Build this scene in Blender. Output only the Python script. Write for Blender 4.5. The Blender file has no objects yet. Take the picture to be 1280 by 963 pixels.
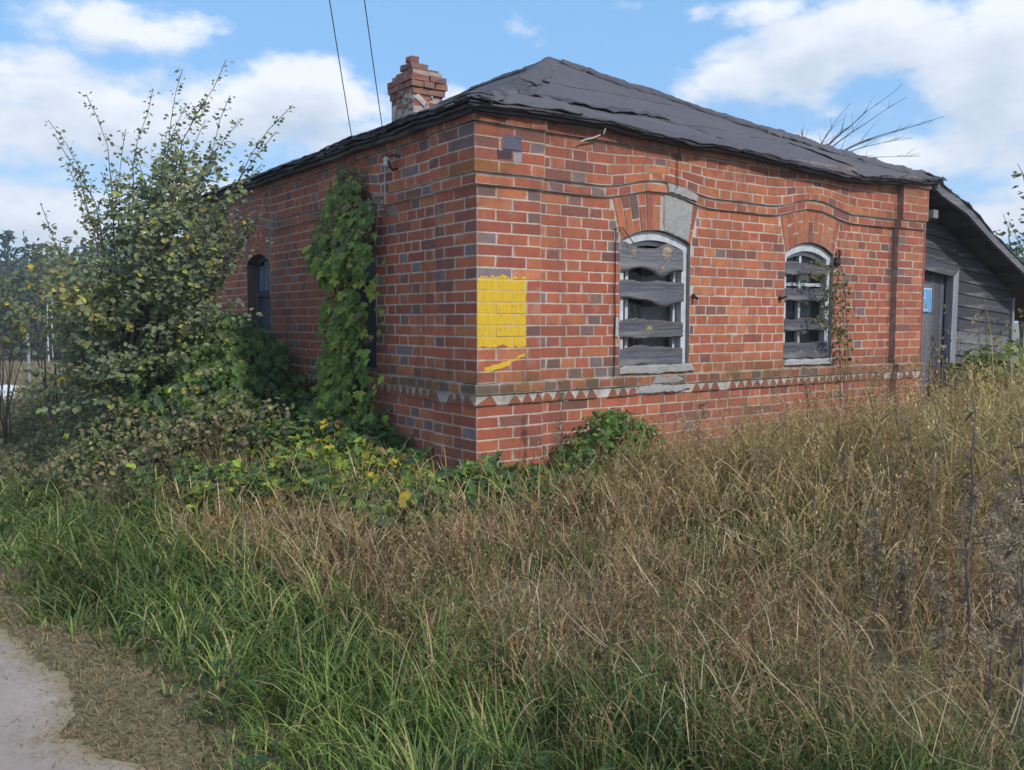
import bpy, math, random
import numpy as np
from mathutils import Vector, Matrix
from mathutils import noise as mnoise

random.seed(7)
rng = np.random.default_rng(11)
SC = bpy.context.scene
COL = SC.collection
PI = math.pi

# World axes follow the house: +X runs along its front wall, +Y along its left wall,
# the near corner of the house stands at x = 0, y = 0.
DR = np.array([.8138, .5812]); DL = np.array([-.5812, .8138])
CAMX, CAMY, EYE = -3.2767, -4.9717, 1.5
FPX, PITCH = 1121., math.radians(4.16)

# ------------------------------------------------------------------ camera
cam = bpy.data.cameras.new('camera'); camo = bpy.data.objects.new('camera', cam); COL.objects.link(camo)
cam.sensor_width = 36; cam.lens = FPX / 1280 * 36; cam.clip_start = .05; cam.clip_end = 3000
camo.location = (CAMX, CAMY, EYE)
camo.rotation_euler = (PI/2 - PITCH, 0, -math.atan2(.5812, .8138))
SC.camera = camo

def ray(x, y):
    a = (x-640)/FPX; b = (481.5-y)/FPX
    return np.array([a, math.cos(PITCH)+b*math.sin(PITCH), -math.sin(PITCH)+b*math.cos(PITCH)])
def dirw(x, y):
    r = ray(x, y); v = np.array([r[0]*DR[0]+r[1]*DR[1], r[0]*DL[0]+r[1]*DL[1], r[2]])
    return v/np.linalg.norm(v)
def at(x, y, Y):
    """point of the place at a given distance ahead of the photographer"""
    r = ray(x, y); k = Y/r[1]; X = r[0]*k
    return Vector((CAMX+X*DR[0]+Y*DR[1], CAMY+X*DL[0]+Y*DL[1], EYE+r[2]*k))

# ------------------------------------------------------------------ sun, sky, exposure
SUN_EL = math.radians(40); sun_h = Vector((.24, -.97)).normalized()
SUN_AZ = math.atan2(sun_h.x, sun_h.y)
sd = Vector((sun_h.x*math.cos(SUN_EL), sun_h.y*math.cos(SUN_EL), math.sin(SUN_EL)))
sl = bpy.data.lights.new('sun', 'SUN'); sl.energy = 2.3; sl.angle = math.radians(3); sl.color = (1, .95, .87)
so = bpy.data.objects.new('sun', sl); COL.objects.link(so); so.rotation_euler = (-sd).to_track_quat('-Z', 'Y').to_euler()
SC.view_settings.view_transform = 'Standard'; SC.view_settings.look = 'None'
SC.view_settings.exposure = 0.50; SC.view_settings.gamma = 1
SC.render.engine = 'CYCLES'
SC.cycles.max_bounces = 6; SC.cycles.diffuse_bounces = 4; SC.cycles.transparent_max_bounces = 6

def N(t, kind, **kw):
    n = t.nodes.new(kind)
    for k, v in kw.items():
        if k.startswith('i_'):
            key = k[2:]; key = int(key) if key.isdigit() else key
            n.inputs[key].default_value = v
        else: setattr(n, k, v)
    return n
def mth(t, op, a, b=None, c=None, clamp=False):
    n = t.nodes.new('ShaderNodeMath'); n.operation = op; n.use_clamp = clamp
    for i, v in enumerate((a, b, c)):
        if v is None: continue
        if isinstance(v, (int, float)): n.inputs[i].default_value = v
        else: t.links.new(v, n.inputs[i])
    return n.outputs[0]
def vmth(t, op, a, b=None):
    n = t.nodes.new('ShaderNodeVectorMath'); n.operation = op
    for i, v in enumerate((a, b)):
        if v is None: continue
        if isinstance(v, (tuple, list)): n.inputs[i].default_value = v
        else: t.links.new(v, n.inputs[i])
    return n
def mixc(t, f, a, b, mode='MIX'):
    n = t.nodes.new('ShaderNodeMix'); n.data_type = 'RGBA'; n.blend_type = mode
    for i, v in ((0, f), (6, a), (7, b)):
        if isinstance(v, (int, float)): n.inputs[i].default_value = v
        elif isinstance(v, (tuple, list)): n.inputs[i].default_value = (*v[:3], 1)
        else: t.links.new(v, n.inputs[i])
    return n.outputs[2]
def mapr(t, v, a, b, c=0., d=1., smooth=False):
    n = t.nodes.new('ShaderNodeMapRange'); n.interpolation_type = 'SMOOTHSTEP' if smooth else 'LINEAR'
    t.links.new(v, n.inputs[0])
    for i, x in enumerate((a, b, c, d)): n.inputs[i+1].default_value = x
    return n.outputs[0]
def noi(t, vec, scale, detail=4, rough=.55, out=0):
    n = t.nodes.new('ShaderNodeTexNoise'); n.inputs['Scale'].default_value = scale
    n.inputs['Detail'].default_value = detail; n.inputs['Roughness'].default_value = rough
    if vec is not None: t.links.new(vec, n.inputs['Vector'])
    return n.outputs[out]

# clouds: (pixel x, pixel y, half width, half height, weight) turned into directions on the sky
CLOUDS = [(95,35,140,38,.8),(10,75,110,40,.8),(60,140,120,50,1.15),(170,150,120,60,1.2),(290,150,120,60,1.2),(400,125,95,45,1.2),(420,180,110,50,1),
          (250,30,60,16,.55),(60,265,150,45,.95),(210,250,100,40,.7),(330,235,60,24,.8),(570,118,55,16,.9),
          (930,12,100,26,1.),(1090,55,170,60,1.2),(1230,90,150,80,1.2),(945,95,85,26,1.0),(1030,85,90,34,1.1),
          (1140,195,90,34,1.2),(1060,175,70,20,.8),(1255,278,70,20,1.1),(795,8,40,12,.6),(768,62,36,12,.5),
          (-150,120,160,80,1.1),(-90,250,150,50,.9),(1420,170,150,70,1.1),(1400,60,140,70,1.),(640,-120,300,50,.9),(200,-150,200,70,.8)]
g = bpy.data.node_groups.new('cloud_density', 'ShaderNodeTree')
g.interface.new_socket('Dir', in_out='INPUT', socket_type='NodeSocketVector')
g.interface.new_socket('Density', in_out='OUTPUT', socket_type='NodeSocketFloat'); g.interface.new_socket('Raw', in_out='OUTPUT', socket_type='NodeSocketFloat')
gi = g.nodes.new('NodeGroupInput'); go = g.nodes.new('NodeGroupOutput')
Dv = gi.outputs[0]
acc = None
for (x, y, rx, ry, wgt) in CLOUDS:
    c = dirw(x, y); rt = np.array([DR[0], DL[0], 0.])      # camera-right in world: where east lies for the viewer
    rt = np.array([c[1], -c[0], 0.]); rt /= np.linalg.norm(rt); up = np.cross(rt, c)
    # squash: coordinates (d.rt / rx , d.up / ry)
    df = vmth(g, 'SUBTRACT', Dv, tuple(c)).outputs[0]
    a = vmth(g, 'DOT_PRODUCT', df, tuple(rt*1121/rx)).outputs[1]
    b = vmth(g, 'DOT_PRODUCT', df, tuple(up*1121/ry)).outputs[1]
    fr = vmth(g, 'DOT_PRODUCT', df, tuple(c*6)).outputs[1]
    r2 = mth(g, 'ADD', mth(g, 'ADD', mth(g, 'MULTIPLY', a, a), mth(g, 'MULTIPLY', b, b)), mth(g, 'MULTIPLY', fr, fr))
    v = mth(g, 'MULTIPLY', mth(g, 'EXPONENT', mth(g, 'MULTIPLY', r2, -.9)), wgt)
    acc = v if acc is None else mth(g, 'MAXIMUM', acc, v)
str_ = vmth(g, 'MULTIPLY', Dv, (1, 1, 1.9)).outputs[0]
n1 = noi(g, str_, 8.5, 7, .6)
n2 = noi(g, str_, 1.9, 3, .5)
# away from the view the same kind of broken cumulus goes on
hd = vmth(g, 'DOT_PRODUCT', Dv, tuple(dirw(640, 300))).outputs[1]
away = mapr(g, hd, .80, .62, 0, 1, True)
field = mth(g, 'MULTIPLY', mapr(g, n2, .42, .62, 0, 1.15, True), away)
acc = mth(g, 'MAXIMUM', acc, field)
den = mth(g, 'ADD', mth(g, 'MULTIPLY', acc, .95), mth(g, 'MULTIPLY', mth(g, 'SUBTRACT', n1, .5), 2.5))
g.links.new(mapr(g, den, .36, .92, 0, 1, True), go.inputs[0]); g.links.new(den, go.inputs[1])

w = bpy.data.worlds.new('World'); SC.world = w; w.use_nodes = True; t = w.node_tree
for n in list(t.nodes): t.nodes.remove(n)
tc = t.nodes.new('ShaderNodeTexCoord')
sky = N(t, 'ShaderNodeTexSky', sky_type='NISHITA', sun_disc=False, sun_elevation=SUN_EL, sun_rotation=SUN_AZ,
        altitude=100, air_density=1.0, dust_density=.6, ozone_density=1.2)
nrm = vmth(t, 'NORMALIZE', tc.outputs['Generated']).outputs[0]
def cd(off):
    gn = t.nodes.new('ShaderNodeGroup'); gn.node_tree = g
    src = nrm if off is None else vmth(t, 'ADD', nrm, off).outputs[0]
    t.links.new(src, gn.inputs[0]); return gn.outputs[0 if off is None else 1]
d0 = cd(None); d1 = cd((sd.x*.012, sd.y*.012, .034))
lit = mapr(t, d1, .30, 1.45, 1., 0.)
ccol = mixc(t, lit, (3.9, 4.55, 5.5), (6.5, 6.75, 7.25))
skyc = mixc(t, .68, sky.outputs[0], (1.85, 3.95, 7.0))
hz = mapr(t, N(t, 'ShaderNodeSeparateXYZ').outputs[2], 0, .3)
sep = t.nodes.new('ShaderNodeSeparateXYZ'); t.links.new(nrm, sep.inputs[0])
pale = mapr(t, sep.outputs[2], 0.0, .28, .45, 0., True)
skyc = mixc(t, pale, skyc, (4.1, 5.4, 6.9))
fin = mixc(t, mth(t, 'MULTIPLY', d0, .93), skyc, ccol)
bg = N(t, 'ShaderNodeBackground', i_Strength=.108); t.links.new(fin, bg.inputs[0])
wo = t.nodes.new('ShaderNodeOutputWorld'); t.links.new(bg.outputs[0], wo.inputs[0])

# ------------------------------------------------------------------ terrain height
def sst(x): x = min(1., max(0., x)); return x*x*(3-2*x)
def gz(x, y):
    z = .30*sst((x+2.5)/1.7)
    r = math.hypot(x-2, y)
    z -= min(1.75, max(0, r-9)*.031)
    z += .03*mnoise.noise(Vector((x*.7, y*.7, 0)))*min(1, max(0, (x+2.6)))
    return z
def sstv(x): x = np.clip(x, 0, 1); return x*x*(3-2*x)
def gzv(x, y):
    z = .30*sstv((x+2.5)/1.7); r = np.hypot(x-2, y)
    return z-np.minimum(1.75, np.maximum(0, r-9)*.031)

# ------------------------------------------------------------------ object helpers
LOCALROOT = set()
def chain(o):
    l = Vector((0, 0, 0))
    while o is not None and o.name not in LOCALROOT:
        l += o.location; o = o.parent
    return l
def thing(name, label, cat, loc=(0, 0, 0), group=None, rz=0, local=False):
    o = bpy.data.objects.new(name, None); COL.objects.link(o); o.location = loc; o.rotation_euler = (0, 0, rz)
    o.empty_display_size = .2
    o['label'] = label; o['category'] = cat
    if group: o['group'] = group
    if local: LOCALROOT.add(o.name)
    return o
def tag(o, label, cat, group=None, kind=None):
    o['label'] = label; o['category'] = cat
    if group: o['group'] = group
    if kind: o['kind'] = kind
    return o
def npmesh(name, V, faces, col=None, smooth=False):
    V = np.asarray(V, dtype=np.float32).reshape(-1, 3)
    me = bpy.data.meshes.new(name)
    me.vertices.add(len(V)); me.vertices.foreach_set('co', V.ravel())
    arrs = [np.asarray(f, dtype=np.int32) for f in faces if len(f)]
    tot = np.concatenate([np.full(len(a), a.shape[1], np.int32) for a in arrs])
    idx = np.concatenate([a.ravel() for a in arrs])
    start = np.concatenate([[0], np.cumsum(tot)[:-1]]).astype(np.int32)
    me.loops.add(len(idx)); me.loops.foreach_set('vertex_index', idx)
    me.polygons.add(len(tot)); me.polygons.foreach_set('loop_start', start); me.polygons.foreach_set('loop_total', tot)
    me.polygons.foreach_set('use_smooth', np.full(len(tot), bool(smooth)))
    if col is not None:
        ca = me.color_attributes.new('Col', 'FLOAT_COLOR', 'POINT')
        c4 = np.ones((len(V), 4), np.float32); c4[:, :3] = np.asarray(col).reshape(-1, 3); ca.data.foreach_set('color', c4.ravel())
    me.update(calc_edges=True)
    return me
def place(name, V, faces, mat, parent=None, col=None, smooth=False, center=True):
    V = np.asarray(V, dtype=np.float64).reshape(-1, 3)
    c = V.mean(0) if center else np.zeros(3)
    me = npmesh(name, V-c, faces, col, smooth); me.materials.append(mat)
    o = bpy.data.objects.new(name, me); COL.objects.link(o)
    if parent is not None: o.parent = parent
    o.location = Vector(c)-(chain(parent) if parent is not None else Vector((0, 0, 0)))
    return o
class MB:
    def __init__(s): s.v = []; s.q = []; s.t = []; s.c = []
    def add(s, vs, fs, col=(.5, .5, .5)):
        b = len(s.v); s.v += [tuple(x) for x in vs]; s.c += [col]*len(vs) if not isinstance(col, list) else col
        for f in fs: (s.q if len(f) == 4 else s.t).append([b+i for i in f])
    def box(s, a, b, col=(.5, .5, .5)):
        x0, y0, z0 = a; x1, y1, z1 = b
        s.add([(x0,y0,z0),(x1,y0,z0),(x1,y1,z0),(x0,y1,z0),(x0,y0,z1),(x1,y0,z1),(x1,y1,z1),(x0,y1,z1)],
              [(0,3,2,1),(4,5,6,7),(0,1,5,4),(1,2,6,5),(2,3,7,6),(3,0,4,7)], col)
    def tube(s, pts, rad, n=6, col=(.5, .5, .5)):
        pts = [Vector(p) for p in pts]; rings = []
        for i, p in enumerate(pts):
            d = (pts[min(i+1, len(pts)-1)]-pts[max(i-1, 0)])
            if d.length < 1e-9: d = Vector((0, 0, 1))
            d.normalize(); a = d.cross(Vector((.31, .2, .93)))
            if a.length < .05: a = d.cross(Vector((1, 0, 0)))
            a.normalize(); b = d.cross(a); r = rad[i] if isinstance(rad, (list, tuple)) else rad
            rings.append([p+(a*math.cos(2*PI*k/n)+b*math.sin(2*PI*k/n))*r for k in range(n)])
        vs = [v for r in rings for v in r]; fs = []
        for i in range(len(pts)-1):
            for k in range(n): fs.append((i*n+k, i*n+(k+1) % n, (i+1)*n+(k+1) % n, (i+1)*n+k))
        s.add(vs, fs, col)
        if n == 4: s.add([rings[0][k] for k in range(4)], [(3,2,1,0)], col); s.add([rings[-1][k] for k in range(4)], [(0,1,2,3)], col)
        elif n > 4:
            for rr in (rings[0], rings[-1]):
                c = sum(rr, Vector())/n; s.add([c]+rr, [(0, 1+k, 1+(k+1) % n) for k in range(n)], col)
    def build(s, name, mat, parent=None, smooth=False):
        fs = []
        if s.q: fs.append(np.array(s.q))
        if s.t: fs.append(np.array(s.t))
        return place(name, s.v, fs, mat, parent, np.array(s.c), smooth)

# ------------------------------------------------------------------ materials
def newmat(name):
    m = bpy.data.materials.new(name); m.use_nodes = True; t = m.node_tree
    for n in list(t.nodes): t.nodes.remove(n)
    o = t.nodes.new('ShaderNodeOutputMaterial'); p = t.nodes.new('ShaderNodeBsdfPrincipled')
    t.links.new(p.outputs[0], o.inputs[0]); p.inputs['Specular IOR Level'].default_value = .25
    return m, t, p, o
def bump(t, p, h, strength=.5, dist=.01):
    b = N(t, 'ShaderNodeBump', i_Strength=strength, i_Distance=dist); t.links.new(h, b.inputs['Height']); t.links.new(b.outputs[0], p.inputs['Normal'])
def attr(t): return N(t, 'ShaderNodeAttribute', attribute_name='Col').outputs[0]

def masonry(name, mortar=False):
    m, t, p, o = newmat(name)
    ge = t.nodes.new('ShaderNodeNewGeometry'); P = ge.outputs['Position']
    sx = t.nodes.new('ShaderNodeSeparateXYZ'); t.links.new(P, sx.inputs[0]); X, Y, Z = sx.outputs
    sn = t.nodes.new('ShaderNodeSeparateXYZ'); t.links.new(ge.outputs['True Normal'], sn.inputs[0])
    c = attr(t)
    nf = noi(t, P, 60, 5, .65); nm = noi(t, P, 14, 4, .6); nl = noi(t, P, 1.6, 4, .6); nb = noi(t, P, 240, 2, .5)
    c = mixc(t, mapr(t, nf, .3, .7, .0, .7), c, mixc(t, .5, c, (.30, .16, .10)) if not mortar else (.30, .27, .24))
    c = mixc(t, mapr(t, nm, .46, .70, 0, .45), c, (.13, .07, .06) if not mortar else (.22, .20, .19))
    # pale lime bloom and chips
    c = mixc(t, mapr(t, nb, .62, .75, 0, .35), c, (.46, .40, .36))
    ef = mth(t, 'MULTIPLY', mapr(t, noi(t, P, 5.5, 6, .7), .56, .72), mapr(t, nl, .45, .62))
    c = mixc(t, mth(t, 'MULTIPLY', ef, .45), c, (.45, .38, .35))
    c = mixc(t, mth(t, 'MULTIPLY', mapr(t, noi(t, P, .9, 4, .65), .42, .66), .42), c, (.20, .085, .055))
    wt = mth(t, 'MULTIPLY', mapr(t, noi(t, vmth(t, 'MULTIPLY', P, (3.5, 3.5, .6)).outputs[0], 1.4, 5, .65), .52, .68), .38)
    c = mixc(t, wt, c, (.12, .065, .05))
    rag_ = mapr(t, noi(t, P, 28, 6, .8), .60, .66)
    c = mixc(t, mth(t, 'MULTIPLY', rag_, .55), c, (.15, .07, .055) if not mortar else (.30, .22, .18))
    # patchy darkening towards the wall top; weathering: moss and dirt along the sill course and plinth
    topdark = mth(t, 'MULTIPLY', mth(t, 'MULTIPLY', mapr(t, Z, 2.62, 2.86), mth(t, 'LESS_THAN', Z, 2.95)), mapr(t, nm, .35, .7, .15, .75))
    c = mixc(t, topdark, c, (.045, .032, .032))
    moss = mth(t, 'MULTIPLY', mth(t, 'MULTIPLY', mapr(t, Z, .90, 1.03), mapr(t, Z, 1.22, 1.05)), mapr(t, noi(t, P, 6, 5, .7), .38, .62, .1, .85))
    c = mixc(t, moss, c, (.11, .085, .035))
    low = mth(t, 'MULTIPLY', mapr(t, Z, 1.0, .5, 0, .55), mapr(t, noi(t, P, 9, 5, .7), .40, .62))
    c = mixc(t, mth(t, 'MULTIPLY', low, mapr(t, X, .6, 1.4)), c, (.24, .17, .12))
    # a band of yellow-green moss on the frieze at the corner
    mo2 = mth(t, 'MULTIPLY', mapr(t, mth(t, 'ABSOLUTE', mth(t, 'SUBTRACT', Z, 2.50)), .055, .02), mapr(t, mth(t, 'ADD', X, Y), .30, .05))
    c = mixc(t, mth(t, 'MULTIPLY', mo2, mapr(t, nm, .35, .6, .2, .7)), c, (.20, .10, .02))
    # shadowed side of the right pilaster, its shade painted into the brick colour
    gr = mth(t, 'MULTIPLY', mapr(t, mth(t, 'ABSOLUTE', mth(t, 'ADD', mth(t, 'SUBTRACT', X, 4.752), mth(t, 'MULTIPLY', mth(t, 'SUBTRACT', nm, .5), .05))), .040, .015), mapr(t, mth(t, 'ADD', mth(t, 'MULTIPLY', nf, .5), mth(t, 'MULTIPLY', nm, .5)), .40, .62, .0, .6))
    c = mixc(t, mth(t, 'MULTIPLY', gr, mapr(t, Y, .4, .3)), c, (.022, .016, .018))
    # black drip line left of the first window
    dx = mth(t, 'ABSOLUTE', mth(t, 'SUBTRACT', X, mth(t, 'ADD', 1.205, mth(t, 'MULTIPLY', mth(t, 'SUBTRACT', noi(t, P, 3, 3), .5), .08))))
    # paint
    front = mapr(t, sn.outputs[1], -.5, -.7)
    def near(v, a, b, wob=.012, sc=30):
        e = mth(t, 'MULTIPLY', mth(t, 'SUBTRACT', noi(t, P, sc, 3, .6), .5), wob*2)
        vv = mth(t, 'ADD', v, e)
        return mth(t, 'MULTIPLY', mth(t, 'GREATER_THAN', vv, a), mth(t, 'LESS_THAN', vv, b))
    topw = mapr(t, noi(t, mth(t, 'MULTIPLY', X, 9), 1, 2), .3, .7, -.015, .015)
    zz = mth(t, 'ADD', Z, topw)
    py = mth(t, 'MULTIPLY', near(X, -1, .372, .012), near(zz, 1.318, 1.785, .02, 25))
    sl2 = mth(t, 'SUBTRACT', Z, mth(t, 'MULTIPLY', X, .22))
    p2 = mth(t, 'MULTIPLY', near(X, .03, .25, .03, 20), near(sl2, 1.142, 1.178, .02, 18))
    sl3 = mth(t, 'SUBTRACT', Z, mth(t, 'MULTIPLY', X, .42))
    p3 = mth(t, 'MULTIPLY', near(X, .24, .37, .05, 20), near(sl3, 1.105, 1.122, .02, 22))
    front = mth(t, 'MULTIPLY', front, mth(t, 'LESS_THAN', Y, -.001)); yel = mth(t, 'MULTIPLY', mth(t, 'MAXIMUM', mth(t, 'MAXIMUM', py, p2), p3), front)
    yel = mth(t, 'MULTIPLY', yel, mapr(t, noi(t, P, 38, 6, .75), .33, .45, .35, 1) if not mortar else mapr(t, noi(t, P, 38, 5, .7), .42, .55, .3, .95))
    br_ = noi(t, vmth(t, 'MULTIPLY', P, (55, 55, 7)).outputs[0], 1, 4, .6); yel = mth(t, 'MULTIPLY', yel, mapr(t, br_, .30, .45, .72, 1.))
    c = mixc(t, yel, c, mixc(t, mapr(t, br_, .35, .65), (.70, .46, .03), (.58, .37, .035)))
    gq = mth(t, 'MULTIPLY', mth(t, 'MULTIPLY', near(X, .148, .302, .012, 60), near(Z, 2.605, 2.715, .012, 60)), front)
    c = mixc(t, mth(t, 'MULTIPLY', gq, .95), c, mixc(t, mapr(t, nb, .35, .6), (.05, .055, .085), (.13, .14, .19)))
    gq2 = mth(t, 'MULTIPLY', mth(t, 'MULTIPLY', near(X, .10, .22, .02, 40), near(Z, 2.553, 2.612, .02, 40)), front)
    c = mixc(t, mth(t, 'MULTIPLY', gq2, .8), c, (.03, .03, .05))
    gq3 = mth(t, 'MULTIPLY', mth(t, 'MULTIPLY', near(X, .235, .30, .02, 40), near(Z, 2.54, 2.605, .02, 40)), front)
    c = mixc(t, mth(t, 'MULTIPLY', gq3, .8), c, (.30, .30, .33))
    t.links.new(c, p.inputs['Base Color']); p.inputs['Roughness'].default_value = .88
    h = mth(t, 'ADD', mth(t, 'MULTIPLY', nf, .6), mth(t, 'MULTIPLY', nb, .5))
    bump(t, p, h, .6, .004)
    return m
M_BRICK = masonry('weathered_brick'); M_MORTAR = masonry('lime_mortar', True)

def simple(name, use_attr=True, pale=0., base=(.5, .5, .5), rough=.8, sc=20, amt=.4, dark=(.1, .1, .1), bmp=.4, bsc=None, dist=.004, stretch=None, spec=.25):
    m, t, p, o = newmat(name)
    tcn = t.nodes.new('ShaderNodeTexCoord'); v = tcn.outputs['Object']
    if stretch: v = vmth(t, 'MULTIPLY', v, stretch).outputs[0]
    c = attr(t) if use_attr else mixc(t, 0, base, base)
    n1 = noi(t, v, sc, 6, .65); n2 = noi(t, v, sc*.2, 4, .6)
    c = mixc(t, mapr(t, n1, .38, .68, 0, amt), c, dark)
    c = mixc(t, mapr(t, n2, .4, .7, 0, amt*.6), c, dark)
    if pale: c = mixc(t, mth(t, 'MULTIPLY', mapr(t, noi(t, v, sc*.13, 6, .7), .52, .64), pale), c, (.30, .29, .285))
    t.links.new(c, p.inputs['Base Color']); p.inputs['Roughness'].default_value = rough; p.inputs['Specular IOR Level'].default_value = spec
    bump(t, p, noi(t, v, bsc or sc*2, 5, .65), bmp, dist)
    return m
M_PLASTER = simple('grey_cement', sc=18, amt=.35, dark=(.16, .155, .15), bmp=.8, dist=.01)
M_WHITE = simple('old_white_paint', sc=22, amt=.5, dark=(.26, .25, .24), bmp=.5, rough=.6)
M_WOODH = simple('weathered_board', pale=.55, sc=10, amt=.7, dark=(.045, .045, .055), bmp=.9, dist=.006, stretch=(.35, 1, 5))
M_WOODV = simple('weathered_upright_board', sc=10, amt=.6, dark=(.05, .05, .06), bmp=.9, dist=.005, stretch=(5, 5, .35))
M_BARK = simple('bark', sc=30, amt=.5, dark=(.05, .04, .035), bmp=.6)
M_RUST = simple('rusty_iron', sc=50, amt=.6, dark=(.05, .025, .02), bmp=.6, rough=.7)
M_CABLE = simple('cable', sc=30, amt=.2, dark=(.05, .05, .05), bmp=.1, rough=.6)
M_SIGN = simple('sign_enamel', sc=40, amt=.12, dark=(.3, .4, .5), bmp=.1, rough=.4)
M_STONE = simple('pale_stone', sc=8, amt=.4, dark=(.25, .24, .23), bmp=.6)

def mk_felt():
    m, t, p, o = newmat('roofing_felt')
    ge = t.nodes.new('ShaderNodeNewGeometry'); P = ge.outputs['Position']
    c = attr(t)
    n1 = noi(t, P, 3.2, 6, .65); n2 = noi(t, P, 22, 5, .65); n3 = noi(t, P, 160, 3, .6)
    c = mixc(t, mapr(t, n1, .42, .66, 0, .45), c, (.125, .114, .125))
    c = mixc(t, mapr(t, n2, .55, .72, 0, .6), c, (.045, .043, .05))
    c = mixc(t, mth(t, 'MULTIPLY', mapr(t, noi(t, P, 7, 6, .7), .60, .68), .35), c, (.17, .165, .13))
    c = mixc(t, mapr(t, n3, .62, .70, 0, .35), c, (.26, .25, .26))
    v = N(t, 'ShaderNodeTexVoronoi', feature='DISTANCE_TO_EDGE'); v.inputs['Scale'].default_value = 1.1
    wv = vmth(t, 'ADD', P, noi(t, P, 4, 4, .6, out=1)).outputs[0]; t.links.new(wv, v.inputs['Vector'])
    cr = mapr(t, v.outputs[0], .0, .006, .25, 0)
    c = mixc(t, mth(t, 'MULTIPLY', cr, mapr(t, n1, .5, .6)), c, (.03, .03, .035))
    t.links.new(c, p.inputs['Base Color']); p.inputs['Roughness'].default_value = .82
    bump(t, p, mth(t, 'ADD', mth(t, 'MULTIPLY', n2, 1.), mth(t, 'MULTIPLY', n3, .3)), .55, .01)
    return m
M_FELT = mk_felt()

def foliage(name, trans=.3, rough=.55, spec=.3):
    m, t, p, o = newmat(name)
    ge = t.nodes.new('ShaderNodeNewGeometry')
    c = attr(t); c = mixc(t, mapr(t, noi(t, ge.outputs['Position'], 45, 3), .35, .7, 0, .2), c, mixc(t, .5, c, (.02, .025, .01)))
    t.links.new(c, p.inputs['Base Color']); p.inputs['Roughness'].default_value = rough; p.inputs['Specular IOR Level'].default_value = spec
    tr = t.nodes.new('ShaderNodeBsdfTranslucent'); t.links.new(c, tr.inputs[0])
    mx = t.nodes.new('ShaderNodeMixShader'); mx.inputs[0].default_value = trans
    t.links.new(p.outputs[0], mx.inputs[1]); t.links.new(tr.outputs[0], mx.inputs[2]); t.links.new(mx.outputs[0], o.inputs[0])
    return m
M_LEAF = foliage('leaf', .38); M_GRASS = foliage('grass_blade', .35, .5); M_DRY = foliage('dry_straw', .35, .7, .15)

def mk_glass():
    m, t, p, o = newmat('window_glass')
    p.inputs['Base Color'].default_value = (.02, .03, .03, 1); p.inputs['Roughness'].default_value = .12; p.inputs['Specular IOR Level'].default_value = .6
    tr = t.nodes.new('ShaderNodeBsdfTransparent'); mx = t.nodes.new('ShaderNodeMixShader'); mx.inputs[0].default_value = .45
    t.links.new(tr.outputs[0], mx.inputs[1]); t.links.new(p.outputs[0], mx.inputs[2]); t.links.new(mx.outputs[0], o.inputs[0])
    return m
M_GLASS = mk_glass()

def mk_ground():
    m, t, p, o = newmat('soil_and_litter')
    ge = t.nodes.new('ShaderNodeNewGeometry'); P = ge.outputs['Position']
    n1 = noi(t, P, 1.3, 5, .6); n2 = noi(t, P, 25, 6, .7); n3 = noi(t, P, 120, 3, .7)
    c = mixc(t, mapr(t, n1, .35, .65), (.19, .15, .09), (.27, .21, .13))
    c = mixc(t, mapr(t, n2, .4, .65), c, (.055, .05, .025))
    c = mixc(t, mapr(t, n3, .58, .68, 0, .7), c, (.34, .26, .15))
    # the mown field far off is paler straw
    ln = vmth(t, 'LENGTH', P).outputs[1]
    far = mapr(t, ln, 12, 22)
    fc = mixc(t, mapr(t, noi(t, P, .12, 5, .6), .35, .65), (.27, .21, .14), (.20, .18, .11))
    c = mixc(t, far, c, fc)
    t.links.new(c, p.inputs['Base Color']); p.inputs['Roughness'].default_value = .95
    bump(t, p, mth(t, 'ADD', n2, mth(t, 'MULTIPLY', n3, .5)), .8, .02)
    return m
def mk_road():
    m, t, p, o = newmat('sandy_track')
    ge = t.nodes.new('ShaderNodeNewGeometry'); P = ge.outputs['Position']
    n1 = noi(t, P, 1.1, 5, .6); n2 = noi(t, P, 18, 6, .7); n3 = noi(t, P, 200, 3, .7)
    st = noi(t, vmth(t, 'MULTIPLY', P, (6, .8, 1)).outputs[0], 1, 5, .6)
    c = mixc(t, mapr(t, n1, .35, .65), (.30, .245, .215), (.37, .31, .275))
    c = mixc(t, mapr(t, st, .5, .7, 0, .3), c, (.22, .18, .155))
    c = mixc(t, mapr(t, n2, .5, .75, 0, .45), c, (.17, .135, .11))
    c = mixc(t, mapr(t, n3, .62, .72, 0, .6), c, (.20, .17, .15))
    ed = mth(t, 'ADD', N(t, 'ShaderNodeSeparateColor').outputs[0], 0); t.links.new(attr(t), ed.node.inputs[0].links[0].from_node.inputs[0])
    ew = mapr(t, mth(t, 'ADD', ed, mth(t, 'MULTIPLY', mth(t, 'SUBTRACT', noi(t, P, 7, 7, .75), .5), .42)), .0, .13, 1, 0)
    c = mixc(t, ew, c, mixc(t, mapr(t, n2, .35, .6), (.20, .155, .09), (.29, .225, .14)))
    t.links.new(c, p.inputs['Base Color']); p.inputs['Roughness'].default_value = .92
    bump(t, p, mth(t, 'ADD', n2, mth(t, 'MULTIPLY', n3, .5)), .5, .012)
    return m
M_GROUND = mk_ground(); M_ROAD = mk_road()

# ------------------------------------------------------------------ ground and track
def axis(lo, hi, a, b, fine):
    mid = np.arange(a, b+1e-6, fine); r = [b]; st = fine
    while r[-1] < hi: st *= 1.18; r.append(r[-1]+st)
    l = [a]; st = fine
    while l[-1] > lo: st *= 1.18; l.append(l[-1]-st)
    return np.concatenate([l[::-1][:-1], mid, r[1:]])
ax = axis(-900, 900, -6, 8, .12); ay = axis(-900, 900, -6, 9, .12)
GX, GY = np.meshgrid(ax, ay, indexing='ij')
GZ = np.array([[gz(x, y) for y in ay] for x in ax])
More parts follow.
